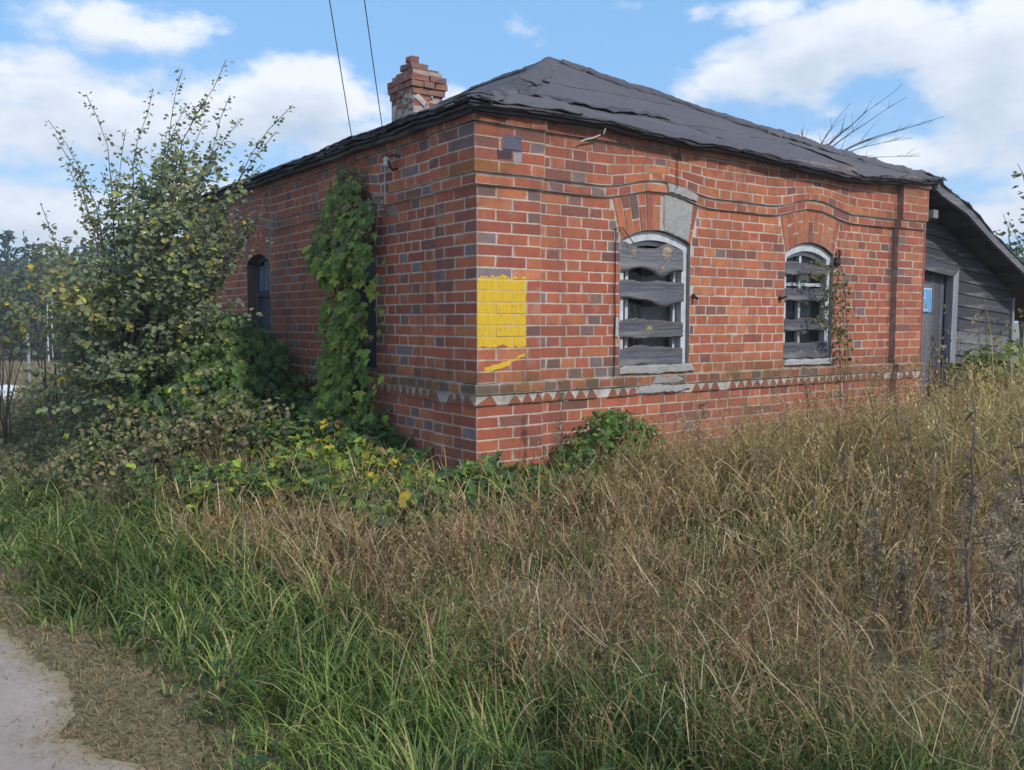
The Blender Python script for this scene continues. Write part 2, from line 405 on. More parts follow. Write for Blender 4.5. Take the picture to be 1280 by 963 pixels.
# slight ruts and worn hollow in the track
nx, ny = GX.shape; idx = np.arange(nx*ny).reshape(nx, ny)
Q = np.stack([idx[:-1, :-1], idx[1:, :-1], idx[1:, 1:], idx[:-1, 1:]], -1).reshape(-1, 4)
gobj = place('ground', np.stack([GX, GY, GZ], -1).reshape(-1, 3), [Q], M_GROUND, center=False, smooth=True); gobj['kind'] = 'structure'
ys = np.concatenate([np.arange(-14, -4, .1), np.arange(-4, 3, .02), np.arange(3, 62, .1)]); us = np.concatenate([[0, .015, .03, .05, .08], np.linspace(.12, .88, 22), [.91, .93, .95, .965, .98, .99, 1]])
def redge(y):
    n = mnoise.noise(Vector((y*1.7, 3.3, 0)))*.05+mnoise.noise(Vector((y*5.1, 8.3, 0)))*.045+mnoise.noise(Vector((y*17, 8.3, 0)))*.03+mnoise.noise(Vector((y*47, 8.3, 0)))*.012
    return n+float(np.interp(y, [-2.6, -2.1, -1.90, -1.60, -1.5, -1.3, -1.1, -.8, -.3, .6, 3, 60], [-2.50, -2.56, -2.60, -2.72, -2.74, -2.70, -2.70, -2.73, -2.78, -2.95, -3.0, -3.0]))
def ledge(y): return -5.9+mnoise.noise(Vector((y*.9, 13.3, 0)))*.2+mnoise.noise(Vector((y*4, 18.3, 0)))*.1
RV = []; RC = []
for y in ys:
    a, b = ledge(y), redge(y)
    for u in us:
        x = a+(b-a)*u; e_ = min(b-x, x-a); RC.append((e_, e_, e_)); RV.append((x, y, gz(x, y)+.005+.004*mnoise.noise(Vector((x*3, y*1., 1)))))
RV = np.array(RV); nx, ny = len(ys), len(us); idx = np.arange(nx*ny).reshape(nx, ny)
Q = np.stack([idx[:-1, :-1], idx[:-1, 1:], idx[1:, 1:], idx[1:, :-1]], -1).reshape(-1, 4)
ro = place('dirt_track', RV, [Q], M_ROAD, None, np.array(RC), center=False, smooth=True); ro['kind'] = 'structure'

# ------------------------------------------------------------------ the brick house
HOUSE = thing('brick_house', 'old single storey red brick house with boarded windows and sagging dark felt roof', 'house', (0, 0, .3))
FW, LW = 5.23, 6.5
WINS = {'R': [dict(c=1.63, hw=.37, sill=1.145, spring=2.09, top=2.182, flare=.085), dict(c=3.515, hw=.345, sill=1.145, spring=2.085, top=2.182, flare=.085)],
        'L': [dict(c=1.82, hw=.34, sill=1.10, spring=2.085, top=2.175, flare=.06), dict(c=4.13, hw=.335, sill=1.10, spring=2.085, top=2.175, flare=.06)]}
def bumpz(side, a):
    z = 0
    for wd in WINS[side]:
        d = abs(a-wd['c'])
        if d < .62: z += .088*(.5+.5*math.cos(PI*d/.62))
    return z+.008*mnoise.noise(Vector((a*.8, 5 if side == 'R' else 9, 0)))
HB = 2.383
def warp(side, a, z):
    if z >= HB-.001:
        f = 1 if z <= HB+.09 else max(0, 1-(z-HB-.09)/(2.775-HB-.09))
        z += bumpz(side, a)*f
    return z
def PT(side, a, z, o):
    return (a, -o, z) if side == 'R' else (-o, a, z)
LEN = {'R': FW, 'L': LW}
def pil(side, a):
    if a < .50: return .028
    if side == 'R' and a > 4.79: return .058
    if side == 'L' and a > 5.70: return .04
    return 0
def archz(wd, a):
    u = min(1, abs(a-wd['c'])/wd['hw']); return wd['spring']+(wd['top']-wd['spring'])*(1-u*u)

# palettes
REDS = [(.41,.092,.047), (.44,.105,.052), (.36,.08,.045), (.46,.12,.055), (.31,.072,.05), (.42,.10,.055)]
ORNG = [(.50,.155,.065), (.48,.135,.058), (.53,.18,.08), (.43,.12,.055)]
GREY = [(.15,.105,.115), (.17,.13,.14), (.12,.08,.09), (.19,.165,.18), (.20,.11,.10), (.14,.13,.16)]
DARK = [(.21,.07,.06), (.17,.065,.06), (.22,.085,.07)]
def brickcol(side, a, header, z):
    r = random.random()
    if side == 'R':
        if a < 1.2: gp = .36 if header else .04
        else: gp = .09 if header else .015
        op = .18 if a < 1.2 else (.5 if a < 3.2 else .38)
        if z < .93: gp *= .3; op *= .5
    else: gp = .34 if header else .04; op = .15
    if r < gp: c = random.choice(GREY)
    elif r < gp+.12: c = random.choice(DARK)
    elif r < gp+.12+op: c = random.choice(ORNG)
    else: c = random.choice(REDS)
    k = random.uniform(.85, 1.12); return tuple(x*k for x in c)

BR = []   # (side, corners [(a,z)x4], o, col, kindname, roundtop)
def brick(side, a0, a1, z0, z1, o, header=False, name='brick', rt=0, col=None):
    n = 1
    c4 = [(a0, warp(side, a0, z0)), (a1, warp(side, a1, z0)), (a1, warp(side, a1, z1)), (a0, warp(side, a0, z1))]
    BR.append((side, c4, o, col or brickcol(side, (a0+a1)/2, header, z0), name, rt))
def subtract(iv, ex):
    out = [iv]
    for e0, e1 in ex:
        nw = []
        for a, b in out:
            if e1 <= a or e0 >= b: nw.append((a, b)); continue
            if e0 > a: nw.append((a, e0))
            if e1 < b: nw.append((e1, b))
        out = nw
    return [x for x in out if x[1]-x[0] > .028]
def course(side, z0, z1, base, par, name='brick', rt=0, win=True, headers=False, jl=.010):
    L = LEN[side]; zm = (z0+z1)/2
    seq = []
    stretch_first = (par == 0) == (side == 'R')
    cut2 = 5.70 if side == 'L' else 4.79
    def fill(lo, hi, types, cont):
        a = lo; k = 0
        while a < hi-.02:
            ty = types[k] if k < len(types) else (cont[(k-len(types)) % len(cont)] if cont else 'H'); k += 1
            wd = {'S': .246, 'H': .119, 'Q': .056}[ty]*random.uniform(.96, 1.04)
            if a+wd > hi-.035: wd = hi-.005-a
            e = a+wd
            if a > .6 and ty == 'S' and wd > .2 and random.random() < .10: seq.append((a, a+wd/2-.005, True)); seq.append((a+wd/2+.005, e, True))
            else: seq.append((a, e, ty != 'S'))
            a = e+random.uniform(.008, .012)
    if headers: fill(0, .502, ['H']*4, ['H']); fill(.505, cut2, ['H'], ['H']); fill(cut2, L, ['H'], ['H'])
    else:
        fill(0, .502, ['S', 'S'] if stretch_first else ['H', 'S', 'H'], None)
        fill(.505, cut2, ['S'] if par else ['Q', 'H'], ['H', 'S'] if par else ['S', 'H'])
        fill(cut2, L, ['S', 'S', 'H'] if par else ['H', 'S', 'S'], ['S', 'H'])
    ex = []
    if win:
        for wn in WINS[side]:
            c, hw = wn['c'], wn['hw']
            if wn['sill']-.02 < zm <= wn['spring']: ex.append((c-hw-.003, c+hw+.003))
            elif zm > wn['spring'] and zm < HB+bumpz(side, c)*1.:
                h = hw+wn['flare']*(zm-wn['spring']+.033)/.308+.003; ex.append((c-h, c+h))
    for (b0, b1, hd) in seq:
        for x0, x1 in subtract((b0, b1), ex):
            o = base+pil(side, (x0+x1)/2)
            if x0 < .02: x0 = -o+.003
            brick(side, x0, x1, z0, z1, o+random.uniform(-.001, .002) if x0 > .02 else o, hd, name, rt)
ROWH = (HB-1.078)/17
for side in 'RL':
    for k in range(9):
        z1 = .928-k*.0772; course(side, z1-.0665, z1, .022, k % 2, win=False)
    course(side, 1.012, 1.073, .045, 0, win=False, headers=True, rt=.006)
    for k in range(17):
        z0 = 1.078+.005+k*ROWH; course(side, z0, z0+ROWH-.0105, 0, (k+1) % 2)
    course(side, HB+.004, HB+.070, .024, 0, rt=.020, name='brick', win=False)
    for k in range(4):
        z0 = HB+.082+k*.0763; course(side, z0, z0+.066, .044, (k+1) % 2, win=False)
    course(side, 2.775, 2.845, .066, 1, rt=.022, win=False)
    # voussoirs of the arches
    for wi, wn in enumerate(WINS[side]):
        nv = 11 if side == 'R' else 10
        for i in range(nv):
            u0 = -1+2*i/nv; u1 = -1+2*(i+1)/nv
            if side == 'R' and wi == 0 and 6 <= i <= 9: continue       # plastered over
            def pv(u, f):
                a0 = wn['c']+u*wn['hw']; z0 = archz(wn, a0)
                a1 = wn['c']+u*(wn['hw']+wn['flare']); z1 = HB+bumpz(side, a1)-.004
                return (a0+(a1-a0)*f, z0+(z1-z0)*f)
            g_ = .006/wn['hw']/2*1.6
            spl = .66 if i % 2 else .34
            for f0, f1 in (((0, .97),) if (i % 4 == 0) else ((0, spl-.02), (spl+.02, .97))):
                c4 = [pv(u0+g_, f0), pv(u1-g_, f0), pv(u1-g_, f1), pv(u0+g_, f1)]
                BR.append((side, c4, .003+random.uniform(-.002, .002), brickcol(side, wn['c'], random.random() < .35, 2), 'arch_brick', 0))
    # saw-tooth course
    a = .0; 
    while a < LEN[side]-.04:
        a1 = a+random.uniform(.092, .112)
        if random.random() < .05: a = a1; continue
        if not (side == 'R' and 4.70 < (a+a1)/2 < 4.79) and not (side == 'R' and 1.34 < a < 1.95 and random.random() < .9):
            o = .040+pil(side, a); m_ = (a+a1)/2
            if a < .02: a = -o+.003
            BR.append((side, [(a, .934), (a1-.004, .934), (m_+random.uniform(.004, .016), .998-random.uniform(0, .014)), (m_-random.uniform(.004, .016), .998-random.uniform(0, .014))], o, tuple(x*.8 for x in random.choice(REDS)), 'sawtooth_brick', 0))
        a = a1

def brickgeo(b):
    side, c4, o, col, name, rt = b
    c4 = [Vector((x, z)) for x, z in c4]; cen = sum(c4, Vector((0, 0)))/4
    inn = []
    for i, p in enumerate(c4):
        q = p+(cen-p).normalized()*random.uniform(.0025, .0085)
        if random.random() < .10: q = q+(cen-p).normalized()*random.uniform(.006, .018)
        if rt and i >= 2: q.y -= rt*random.uniform(.3, 1.3)
        inn.append(q)
    out = [Vector((p.x+random.uniform(-.0028, .0028), p.y+random.uniform(-.0028, .0028))) for p in c4]
    if rt:
        for i in (2, 3): out[i].y -= rt*.4
    vs = [PT(side, p.x, p.y, o+random.uniform(-.0005, .0012)) for p in inn]+[PT(side, p.x, p.y, o-.0012) for p in out]+[PT(side, p.x, p.y, o-.065) for p in out]
    fs = [(0, 1, 2, 3)]+[(4+i, 4+(i+1) % 4, (i+1) % 4, i) for i in range(4)]+[(8+i, 8+(i+1) % 4, 4+(i+1) % 4, 4+i) for i in range(4)]
    if side == 'L': fs = [tuple(reversed(f)) for f in fs]
    cl = [col]*4
    for i in range(4):
        k = random.uniform(.25, .95) if name != 'sawtooth_brick' else .3; cl.append(tuple(x*(1-k)+y*k for x, y in zip(col, (.60, .50, .43))))
    cl += [(.5, .42, .36)]*4
    return vs, fs, cl
camv = Vector((CAMX, CAMY, EYE))
def bsize(b):
    side, c4, o, col, name, rt = b
    cx = sum(p[0] for p in c4)/4; cz = sum(p[1] for p in c4)/4; p = Vector(PT(side, cx, cz, o)); d = camv-p
    nrm_ = Vector((0, -1, 0)) if side == 'R' else Vector((-1, 0, 0))
    hid = .2 if (cz < .5 or (side == 'L' and 1.4 < cx < 2.4) or (side == 'L' and cx > 4.6)) else 1
    ar = abs(c4[1][0]-c4[0][0])*abs(c4[2][1]-c4[1][1])
    return hid*ar*abs(d.normalized().dot(nrm_))/d.length_squared
for nm_ in ('brick', 'arch_brick', 'sawtooth_brick'):
    bs = sorted([b for b in BR if b[4] == nm_], key=bsize, reverse=True)
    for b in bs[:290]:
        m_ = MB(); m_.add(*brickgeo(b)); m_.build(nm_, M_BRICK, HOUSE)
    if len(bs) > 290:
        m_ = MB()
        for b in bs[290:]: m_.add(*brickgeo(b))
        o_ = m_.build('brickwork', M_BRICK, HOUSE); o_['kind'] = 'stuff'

# mortar backing
MORT = (.67, .56, .48); WHITEL = (.80, .77, .73)
mb = MB()
def wallseg(side, a0, a1, z0, z1, o, col, z0b=None, z1b=None):
    z0b = z0 if z0b is None else z0b; z1b = z1 if z1b is None else z1b
    bo = -.12
    vs = [PT(side, a0, z0, o), PT(side, a1, z0b, o), PT(side, a1, z1b, o), PT(side, a0, z1, o), PT(side, a0, z0, bo), PT(side, a1, z0b, bo), PT(side, a1, z1b, bo), PT(side, a0, z1, bo)]
    fs = [(0,1,2,3),(5,4,7,6),(3,2,6,7),(1,0,4,5),(4,0,3,7),(1,5,6,2)]
    if side == 'L': fs = [tuple(reversed(f)) for f in fs]
    mb.add(vs, fs, col)
for side in 'RL':
    L = LEN[side]
    br = set([0., .5, L]) | set(np.round(np.arange(0, L, .5), 3))
    if side == 'R': br |= {4.702, 4.797}
    else: br |= {5.70}
    for wn in WINS[side]:
        for k in range(25): br.add(round(wn['c']-.62+k*1.24/24, 4))
        br.add(wn['c']-wn['hw']); br.add(wn['c']+wn['hw'])
    br = sorted(br); br = [x for i, x in enumerate(br) if i == 0 or x-br[i-1] > .004]
    for a0, a1 in zip(br[:-1], br[1:]):
        am = (a0+a1)/2; p_ = pil(side, am)
        A0 = a0
        def seg(z0, z1, base, col, wz0=False, wz1=False, e=0.):
            o = base-.0022+p_
            x0 = -o-.0005 if a0 == 0 else a0
            wallseg(side, x0, a1, z0+(bumpz(side, a0) if wz0 else 0), z1+(bumpz(side, a0) if wz1 else 0), o, col, z0+(bumpz(side, a1) if wz0 else 0), z1+(bumpz(side, a1) if wz1 else 0))
        seg(.15, .932, .022, MORT); seg(.932, 1.006, .030, WHITEL); seg(1.006, 1.076, .045, MORT)
        inw = None
        for wn in WINS[side]:
            if abs(am-wn['c']) < wn['hw']: inw = wn
        if inw:
            seg(1.076, inw['sill'], 0, MORT)
            o = -.0022
            wallseg(side, a0, a1, archz(inw, a0), HB+bumpz(side, a0), o, MORT, archz(inw, a1), HB+bumpz(side, a1))
        else: seg(1.076, HB, 0, MORT, False, True)
        seg(HB, HB+.078, .024, (.68, .62, .57), True, True); seg(HB+.078, 2.772, .044, MORT, True, False); seg(2.772, 2.87, .066, (.40, .35, .31))
wall_o = mb.build('wall', M_MORTAR, HOUSE); 
# inner thickness, other sides and reveals
mb = MB(); DKI = (.10, .09, .085)
def reveal(side, wn):
    c, hw = wn['c'], wn['hw']
    for sgn in (-1, 1):
        a = c+sgn*(hw-.003)
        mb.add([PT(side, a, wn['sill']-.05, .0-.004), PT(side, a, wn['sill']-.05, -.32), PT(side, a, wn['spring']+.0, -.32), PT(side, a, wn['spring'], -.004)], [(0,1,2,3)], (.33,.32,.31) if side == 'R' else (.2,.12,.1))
    e_ = wn['sill']+.003; mb.add([PT(side, c-hw, e_, 0), PT(side, c+hw, e_, 0), PT(side, c+hw, e_, -.32), PT(side, c-hw, e_, -.32)], [(0,1,2,3)], (.3,.29,.28))
    for i in range(14):
        u0 = c-hw+2*hw*i/14; u1 = c-hw+2*hw*(i+1)/14
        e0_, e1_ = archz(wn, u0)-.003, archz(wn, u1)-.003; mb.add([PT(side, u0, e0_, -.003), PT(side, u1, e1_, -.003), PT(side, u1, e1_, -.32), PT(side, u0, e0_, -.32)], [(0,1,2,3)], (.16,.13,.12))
for side in 'RL':
    for wn in WINS[side]:
        mb = MB(); reveal(side, wn); mb.build('window_reveal', M_PLASTER, HOUSE)
mb = MB()
mb.box((FW-.13, -.05, .15), (FW+.035, LW, 2.80), (.30, .10, .06)); mb.box((0, LW-.12, .15), (FW-.14, LW, 2.80), (.3, .1, .06))
# end face of the right pilaster
mb.build('side_wall', M_BRICK, HOUSE)
# end of right pilaster: short returns so the corner reads as brick
mb = MB()
for k in range(30):
    z0 = .20+k*.0763
    if z0 > 2.75: break
    y = -.054
    for y1 in ((.06, .19) if k % 2 else (.19,)):
        mb.box((FW+.02, y, z0), (FW+.045, y1-.01, z0+.066), random.choice(REDS)); y = y1
mb.build('brick_return', M_BRICK, HOUSE)

# cement patches
def patch(side, poly, o, th, name, col, cell=.03):
    """rough cement slab on the wall: polygon in (a, z), filled as a noisy grid fan"""
    n = len(poly); m = MB(); cx = sum(p[0] for p in poly)/n; cz = sum(p[1] for p in poly)/n
    ring = []
    for i in range(n):
        p, q = Vector(poly[i]), Vector(poly[(i+1) % n]); k = max(1, int((q-p).length/cell))
        for j in range(k):
            r = p+(q-p)*j/k; ring.append(r+Vector((mnoise.noise(Vector((r.x*30, r.y*30, 1)))*.012, mnoise.noise(Vector((r.x*30, r.y*30, 7)))*.012)))
    cen = Vector((cx, cz)); N_ = len(ring)
    lv = [(1., -.02), (.985, th*.5), (.9, th), (.55, th*1.1)]
    vs = []
    for f, dz in lv:
        for r in ring:
            q = cen+(r-cen)*f; vs.append(PT(side, q.x, q.y, o+dz+(.003*mnoise.noise(Vector((q.x*25, q.y*25, 3))) if f < 1 else 0)))
    vs.append(PT(side, cx, cz, o+th*1.1)); fs = []
    for l in range(3):
        for i in range(N_): fs.append((l*N_+i, l*N_+(i+1) % N_, (l+1)*N_+(i+1) % N_, (l+1)*N_+i))
    for i in range(N_): fs.append((3*N_+i, 3*N_+(i+1) % N_, 4*N_))
    if side == 'L': fs = [tuple(reversed(f)) for f in fs]
    m.add(vs, fs, col); return m.build(name, M_PLASTER, HOUSE)
w0 = WINS['R'][0]
p_ = patch('R', [(1.705, archz(w0, 1.70)-.004), (1.80, archz(w0, 1.80)-.004), (1.90, archz(w0, 1.9)-.004), (1.965, archz(w0, 1.965)), (2.0, 2.26), (2.02, 2.40), (1.90, 2.452), (1.78, 2.462), (1.70, 2.462), (1.70, 2.3)], 0., .008, 'cement_patch', (.36, .355, .34))
p_['label'] = 'smooth grey cement patch over the arch of the nearer front window'
patch('R', [(1.72, 2.475), (1.86, 2.455), (2.02, 2.42), (2.05, 2.47), (1.93, 2.51), (1.80, 2.55), (1.70, 2.545)], .030, .008, 'cement_patch', (.38, .37, .36))
patch('R', [(1.245, 1.10), (1.6, 1.088), (2.06, 1.095), (2.04, 1.14), (1.99, 1.155), (1.3, 1.152), (1.25, 1.14)], .0, .022, 'cement_sill', (.36, .35, .33), .04)
patch('R', [(1.37, .955), (1.5, .94), (1.7, .945), (1.85, .94), (1.99, .965), (1.95, 1.0), (1.8, .99), (1.6, 1.008), (1.43, .995)], .043, .005, 'cement_patch', (.40, .38, .37), .02)
patch('R', [(1.55, 1.01), (1.80, 1.012), (1.90, 1.03), (1.82, 1.07), (1.70, 1.06), (1.60, 1.075)], .046, .004, 'cement_patch', (.30, .285, .27), .02)
patch('R', [(3.17, 1.105), (3.5, 1.10), (3.87, 1.10), (3.87, 1.15), (3.18, 1.155)], .0, .02, 'cement_sill', (.42, .42, .43), .05)
patch('L', [(1.09, 2.31), (1.13, 2.27), (1.17, 2.30), (1.24, 2.29), (1.27, 2.34), (1.20, 2.375), (1.12, 2.37)], .0, .004, 'cement_patch', (.26, .20, .18), .012)

# ------------------------------------------------------------------ windows
def pbox(m, side, a0, a1, z0, z1, o0, o1, col):
    p = PT(side, a0, z0, o0); q = PT(side, a1, z1, o1)
    m.box(tuple(min(x, y) for x, y in zip(p, q)), tuple(max(x, y) for x, y in zip(p, q)), col)
def archband(m, side, wn, d0, d1, o0, o1, col, n=16, a0=None, a1=None):
    """curved head piece: from d0 to d1 below the arch line"""
    a0 = wn['c']-wn['hw'] if a0 is None else a0; a1 = wn['c']+wn['hw'] if a1 is None else a1
    vs = []
    for i in range(n+1):
        a = a0+(a1-a0)*i/n; z = archz(wn, a)
        for (dd, oo) in ((d1, o1), (d0, o1), (d0, o0), (d1, o0)): vs.append(PT(side, a, z-dd, oo))
    fs = []
    for i in range(n):
        for k in range(4): fs.append((i*4+k, (i+1)*4+k, (i+1)*4+(k+1) % 4, i*4+(k+1) % 4))
    fs += [(0,1,2,3), (n*4+3, n*4+2, n*4+1, n*4)]
    m.add(vs, fs, col)
WP = (.58, .60, .64)
def knotboard(side, a0, a1, z0, z1, o, th, knots, seed, parent, base=(.165, .165, .19), rough_edge=.013, sag=0., name='board', wave=None):
    nu, nv = 56, 16; vs = []; cs = []
    for j in range(nv+1):
        for i in range(nu+1):
            u = i/nu; v = j/nv; a = a0+(a1-a0)*u
            e0 = rough_edge*mnoise.noise(Vector((a*5, seed, 0)))*1.6+rough_edge*.5*mnoise.noise(Vector((a*22, seed, 3)))
            e1 = rough_edge*mnoise.noise(Vector((a*5, seed+5, 0)))*1.6+rough_edge*.5*mnoise.noise(Vector((a*22, seed+6, 3)))
            if wave: e0 += wave[0](u); e1 += wave[1](u)
            zl, zh = z0+e0+sag*u, z1+e1+sag*u; z = zl+(zh-zl)*v
            aa = a+(.012*mnoise.noise(Vector((v*6, seed, 9))) if i in (0, nu) else 0)
            # grain: ridges that swerve round the knots
            disp = 0; ph = z*150+3*mnoise.noise(Vector((a*2.2, z*9, seed)))*2.4
            c = np.array(base)*(1+.28*mnoise.noise(Vector((a*1.5, z*60+2.5*mnoise.noise(Vector((a*3, z*8, seed))), seed)))+.22*mnoise.noise(Vector((a*6, z*140, seed+2))))
            for (ka, kz, kr, kc) in knots:
                dd = math.hypot((a-ka)/1.15, z-kz)/kr
                if dd < 1: k = min(1, (1-dd)*2.5); k *= .75+.25*math.sin(dd*14); c = c*(1-k)+np.array(kc)*k; disp += .004*(1-dd)
                elif dd < 2.2: c *= 1+.35*(2.2-dd)/1.2*math.sin(dd*16); ph += 4*(2.2-dd)
            disp += .0012*math.sin(ph)
            ed = min(v, 1-v)
            if ed < .10: c = c*.35+np.array((.20, .13, .11))*.65*random.uniform(.6, 1.1); disp -= .012*(1-ed/.10)**2
            vs.append(PT(side, aa, z, o+disp+.006*mnoise.noise(Vector((a*3, z*3, seed))))); cs.append(tuple(np.clip(c, .01, 1)))
    n0 = len(vs)
    for j in (0, nv):
        for i in range(nu+1):
            p = vs[j*(nu+1)+i]; q = list(p); ax_ = 1 if side == 'R' else 0; q[ax_] += th; vs.append(tuple(q)); cs.append(tuple(np.array(cs[j*(nu+1)+i])*.7))
    fs = []
    W_ = nu+1
    for j in range(nv):
        for i in range(nu): fs.append((j*W_+i, j*W_+i+1, (j+1)*W_+i+1, (j+1)*W_+i))
    for i in range(nu):
        fs.append((n0+i, n0+i+1, i+1, i)); fs.append((nv*W_+i, nv*W_+i+1, n0+W_+i+1, n0+W_+i)); fs.append((n0+i+1, n0+i, n0+W_+i, n0+W_+i+1))
    # ends
    for i in (0, nu):
        for j in range(nv):
            pass
    e = [[j*W_ for j in range(nv+1)]+[n0+W_, n0], [j*W_+nu for j in range(nv+1)]+[n0+W_+nu, n0+nu]]
    m = MB(); m.add(vs, fs, cs)
    for ring in e:
        base_ = len(m.v); cc = np.mean([vs[k] for k in ring], 0); m.v.append(tuple(cc)); m.c.append((.12, .11, .11))
        for k in range(len(ring)): m.t.append([base_, ring[k], ring[(k+1) % len(ring)]])
    ob = m.build(name, M_WOODH, parent); return ob
YK = (.50, .33, .16)

def make_window(side, wn, label, fr_o, panel, bars=None):
    root = MB(); c, hw, s0 = wn['c'], wn['hw'], wn['sill']
    f = MB(); d0, d1 = fr_o-.06, fr_o
    archband(f, side, wn, .008, .075, d0, d1, WP)
    for sg in (-1, 1):
        a = c+sg*(hw-.008); b = c+sg*(hw-.062); pbox(f, side, min(a, b), max(a, b), s0, wn['spring']-.03, d0, d1-.002, WP)
    pbox(f, side, c-hw+.06, c+hw-.06, s0, s0+.06, d0, d1-.004, WP)
    frame = f.build('window_frame', M_WHITE, HOUSE)
    if label: frame['label'] = label
    # inner sash
    s_ = MB(); e0, e1 = d0-.03, d0+.012
    archband(s_, side, wn, .078, .112, e0, e1, WP, a0=c-hw+.064, a1=c+hw-.064)
    for a, b in bars: pbox(s_, side, a, b, s0+.06, wn['spring']-.02, e0, e1-.002, WP)
    for z in panel: pbox(s_, side, c-hw+.064, c+hw-.064, z, z+.028, e0, e1-.004, WP)
    s_.build('sash', M_WHITE, frame)
    g_ = MB(); zt = wn['spring']-.05
    vs = [PT(side, c-hw+.05, s0+.03, e0+.01), PT(side, c+hw-.05, s0+.03, e0+.01)]+[PT(side, c+hw-.05-(2*hw-.1)*i/10, archz(wn, c+hw-.05-(2*hw-.1)*i/10)-.09, e0+.01) for i in range(11)]
    n = len(vs); cc = PT(side, c, 1.6, e0+.01); g_.add([cc]+vs, [(0, 1+i, 1+(i+1) % n) for i in range(n)], (.1, .1, .1)); g_.build('pane', M_GLASS, frame)
    # room behind the glass
    r = MB(); B = e0-.7
    for q in ([(c-hw-.15, s0-.2, -.33), (c-hw-.15, s0-.2, B), (c-hw-.15, 2.4, B), (c-hw-.15, 2.4, -.33)], [(c+hw+.15, s0-.2, -.33), (c+hw+.15, s0-.2, B), (c+hw+.15, 2.4, B), (c+hw+.15, 2.4, -.33)],
              [(c-hw-.15, s0-.2, B), (c+hw+.15, s0-.2, B), (c+hw+.15, 2.4, B), (c-hw-.15, 2.4, B)], [(c-hw-.15, s0-.2, -.33), (c+hw+.15, s0-.2, -.33), (c+hw+.15, s0-.2, B), (c-hw-.15, s0-.2, B)],
              [(c-hw-.15, 2.4, -.33), (c+hw+.15, 2.4, -.33), (c+hw+.15, 2.4, B), (c-hw-.15, 2.4, B)]):
        r.add([PT(side, *p) for p in q], [(0,1,2,3)], (.05, .055, .055))
    r.build('room_wall', M_PLASTER, HOUSE)
    return frame
wA = make_window('R', WINS['R'][0], 'white arched frame of the nearer front window behind four grey slabs', -.032, [], [(1.385, 1.415), (1.895, 1.918)])
wB = make_window('R', WINS['R'][1], 'white arched frame of the farther front window with a vine hanging over it', -.032, [1.80], [(3.47, 3.50)])
# curtain strips seen through the gaps of window one
m = MB()
for i in range(9):
    a = 1.32+i*.055; m.add([PT('R', a, 1.18, -.19), PT('R', a+.02, 1.18, -.19), PT('R', a-.05+.02, 1.62, -.22), PT('R', a-.05, 1.62, -.22)], [(0,1,2,3)], (.45, .5, .5))
pbox(m, 'R', 1.66, 1.90, 1.2, 2.05, -.20, -.19, (.42, .43, .45))
m.build('curtain', M_WHITE, wA)
m = MB(); pbox(m, 'R', 3.56, 3.79, 1.2, 2.1, -.20, -.19, (.34, .38, .40)); pbox(m, 'R', 3.24, 3.46, 1.2, 1.5, -.20, -.19, (.16, .19, .2)); m.build('curtain', M_WHITE, wB)
bump1 = lambda u: .05*math.exp(-((u-.05)/.18)**2)+.045*math.exp(-((u-.78)/.15)**2)-.02
knotboard('R', 1.235, 1.925, 1.872, 2.058, -.004, .022, [(1.40, 2.005, .028, YK), (1.745, 2.02, .056, (.58, .43, .27)), (1.70, 1.89, .030, (.34, .26, .18))], 11, wA, (.20, .20, .225), wave=(lambda u: -.035*math.exp(-((u-.68)/.12)**2)+.015*math.exp(-((u-.35)/.12)**2), bump1))
knotboard('R', 1.25, 1.93, 1.66, 1.80, .0, .024, [], 23, wA, (.135, .14, .17), sag=-.01, wave=(lambda u: -.05*math.exp(-((u-.7)/.22)**2), lambda u: 0))
knotboard('R', 1.235, 1.93, 1.362, 1.487, -.002, .024, [(1.565, 1.43, .030, (.52, .36, .14))], 37, wA, (.12, .12, .14), wave=(lambda u: 0, lambda u: .025*math.exp(-((u-.3)/.25)**2)))
knotboard('R', 1.25, 1.93, 1.148, 1.285, -.003, .024, [], 52, wA, (.125, .13, .155), wave=(lambda u: 0, lambda u: .02*math.exp(-((u-.35)/.2)**2)))
knotboard('R', 3.165, 3.77, 1.895, 2.0, -.004, .022, [], 61, wB, (.13, .13, .15))
knotboard('R', 3.175, 3.79, 1.665, 1.775, -.002, .022, [], 73, wB, (.13, .13, .155))
knotboard('R', 3.165, 3.80, 1.405, 1.51, -.004, .022, [], 88, wB, (.11, .105, .13))
knotboard('R', 3.175, 3.83, 1.155, 1.30, -.003, .022, [(3.42, 1.21, .03, (.26, .23, .20))], 95, wB, (.11, .11, .13))
# left wall windows: upright shutter boards
for wi, wn in enumerate(WINS['L']):
    f = MB(); archband(f, 'L', wn, .0, .05, -.16, -.10, (.12, .14, .17))
    for sg in (-1, 1):
        a = wn['c']+sg*(wn['hw']-.002); b = wn['c']+sg*(wn['hw']-.05); pbox(f, 'L', min(a, b), max(a, b), wn['sill'], wn['spring'], -.16, -.10, (.12, .14, .17))
    pbox(f, 'L', wn['c']-wn['hw']+.05, wn['c']+wn['hw']-.05, 1.74, 1.80, -.16, -.105, (.05, .06, .08))
    fr = f.build('window_frame', M_WOODV, HOUSE)
    fr['label'] = 'dark frame of the left wall window ' + ('hidden behind the climbing vine' if wi == 0 else 'with bluish grey shutter boards')
    for i in range(4):
        a0 = wn['c']-wn['hw']+.05+i*.145; a1 = min(a0+.138, wn['c']+wn['hw']-.05)
        m = MB(); pbox(m, 'L', a0, a1, 1.805, archz(wn, a0 if i < 2 else a1)-.045, -.15, -.12+random.uniform(-.004, .004), (.17, .21, .27)); m.build('board', M_WOODV, fr)
        m = MB(); pbox(m, 'L', a0, a1, wn['sill'], 1.735, -.15, -.13+random.uniform(-.004, .004), (.07, .085, .11)); m.build('board', M_WOODV, fr)

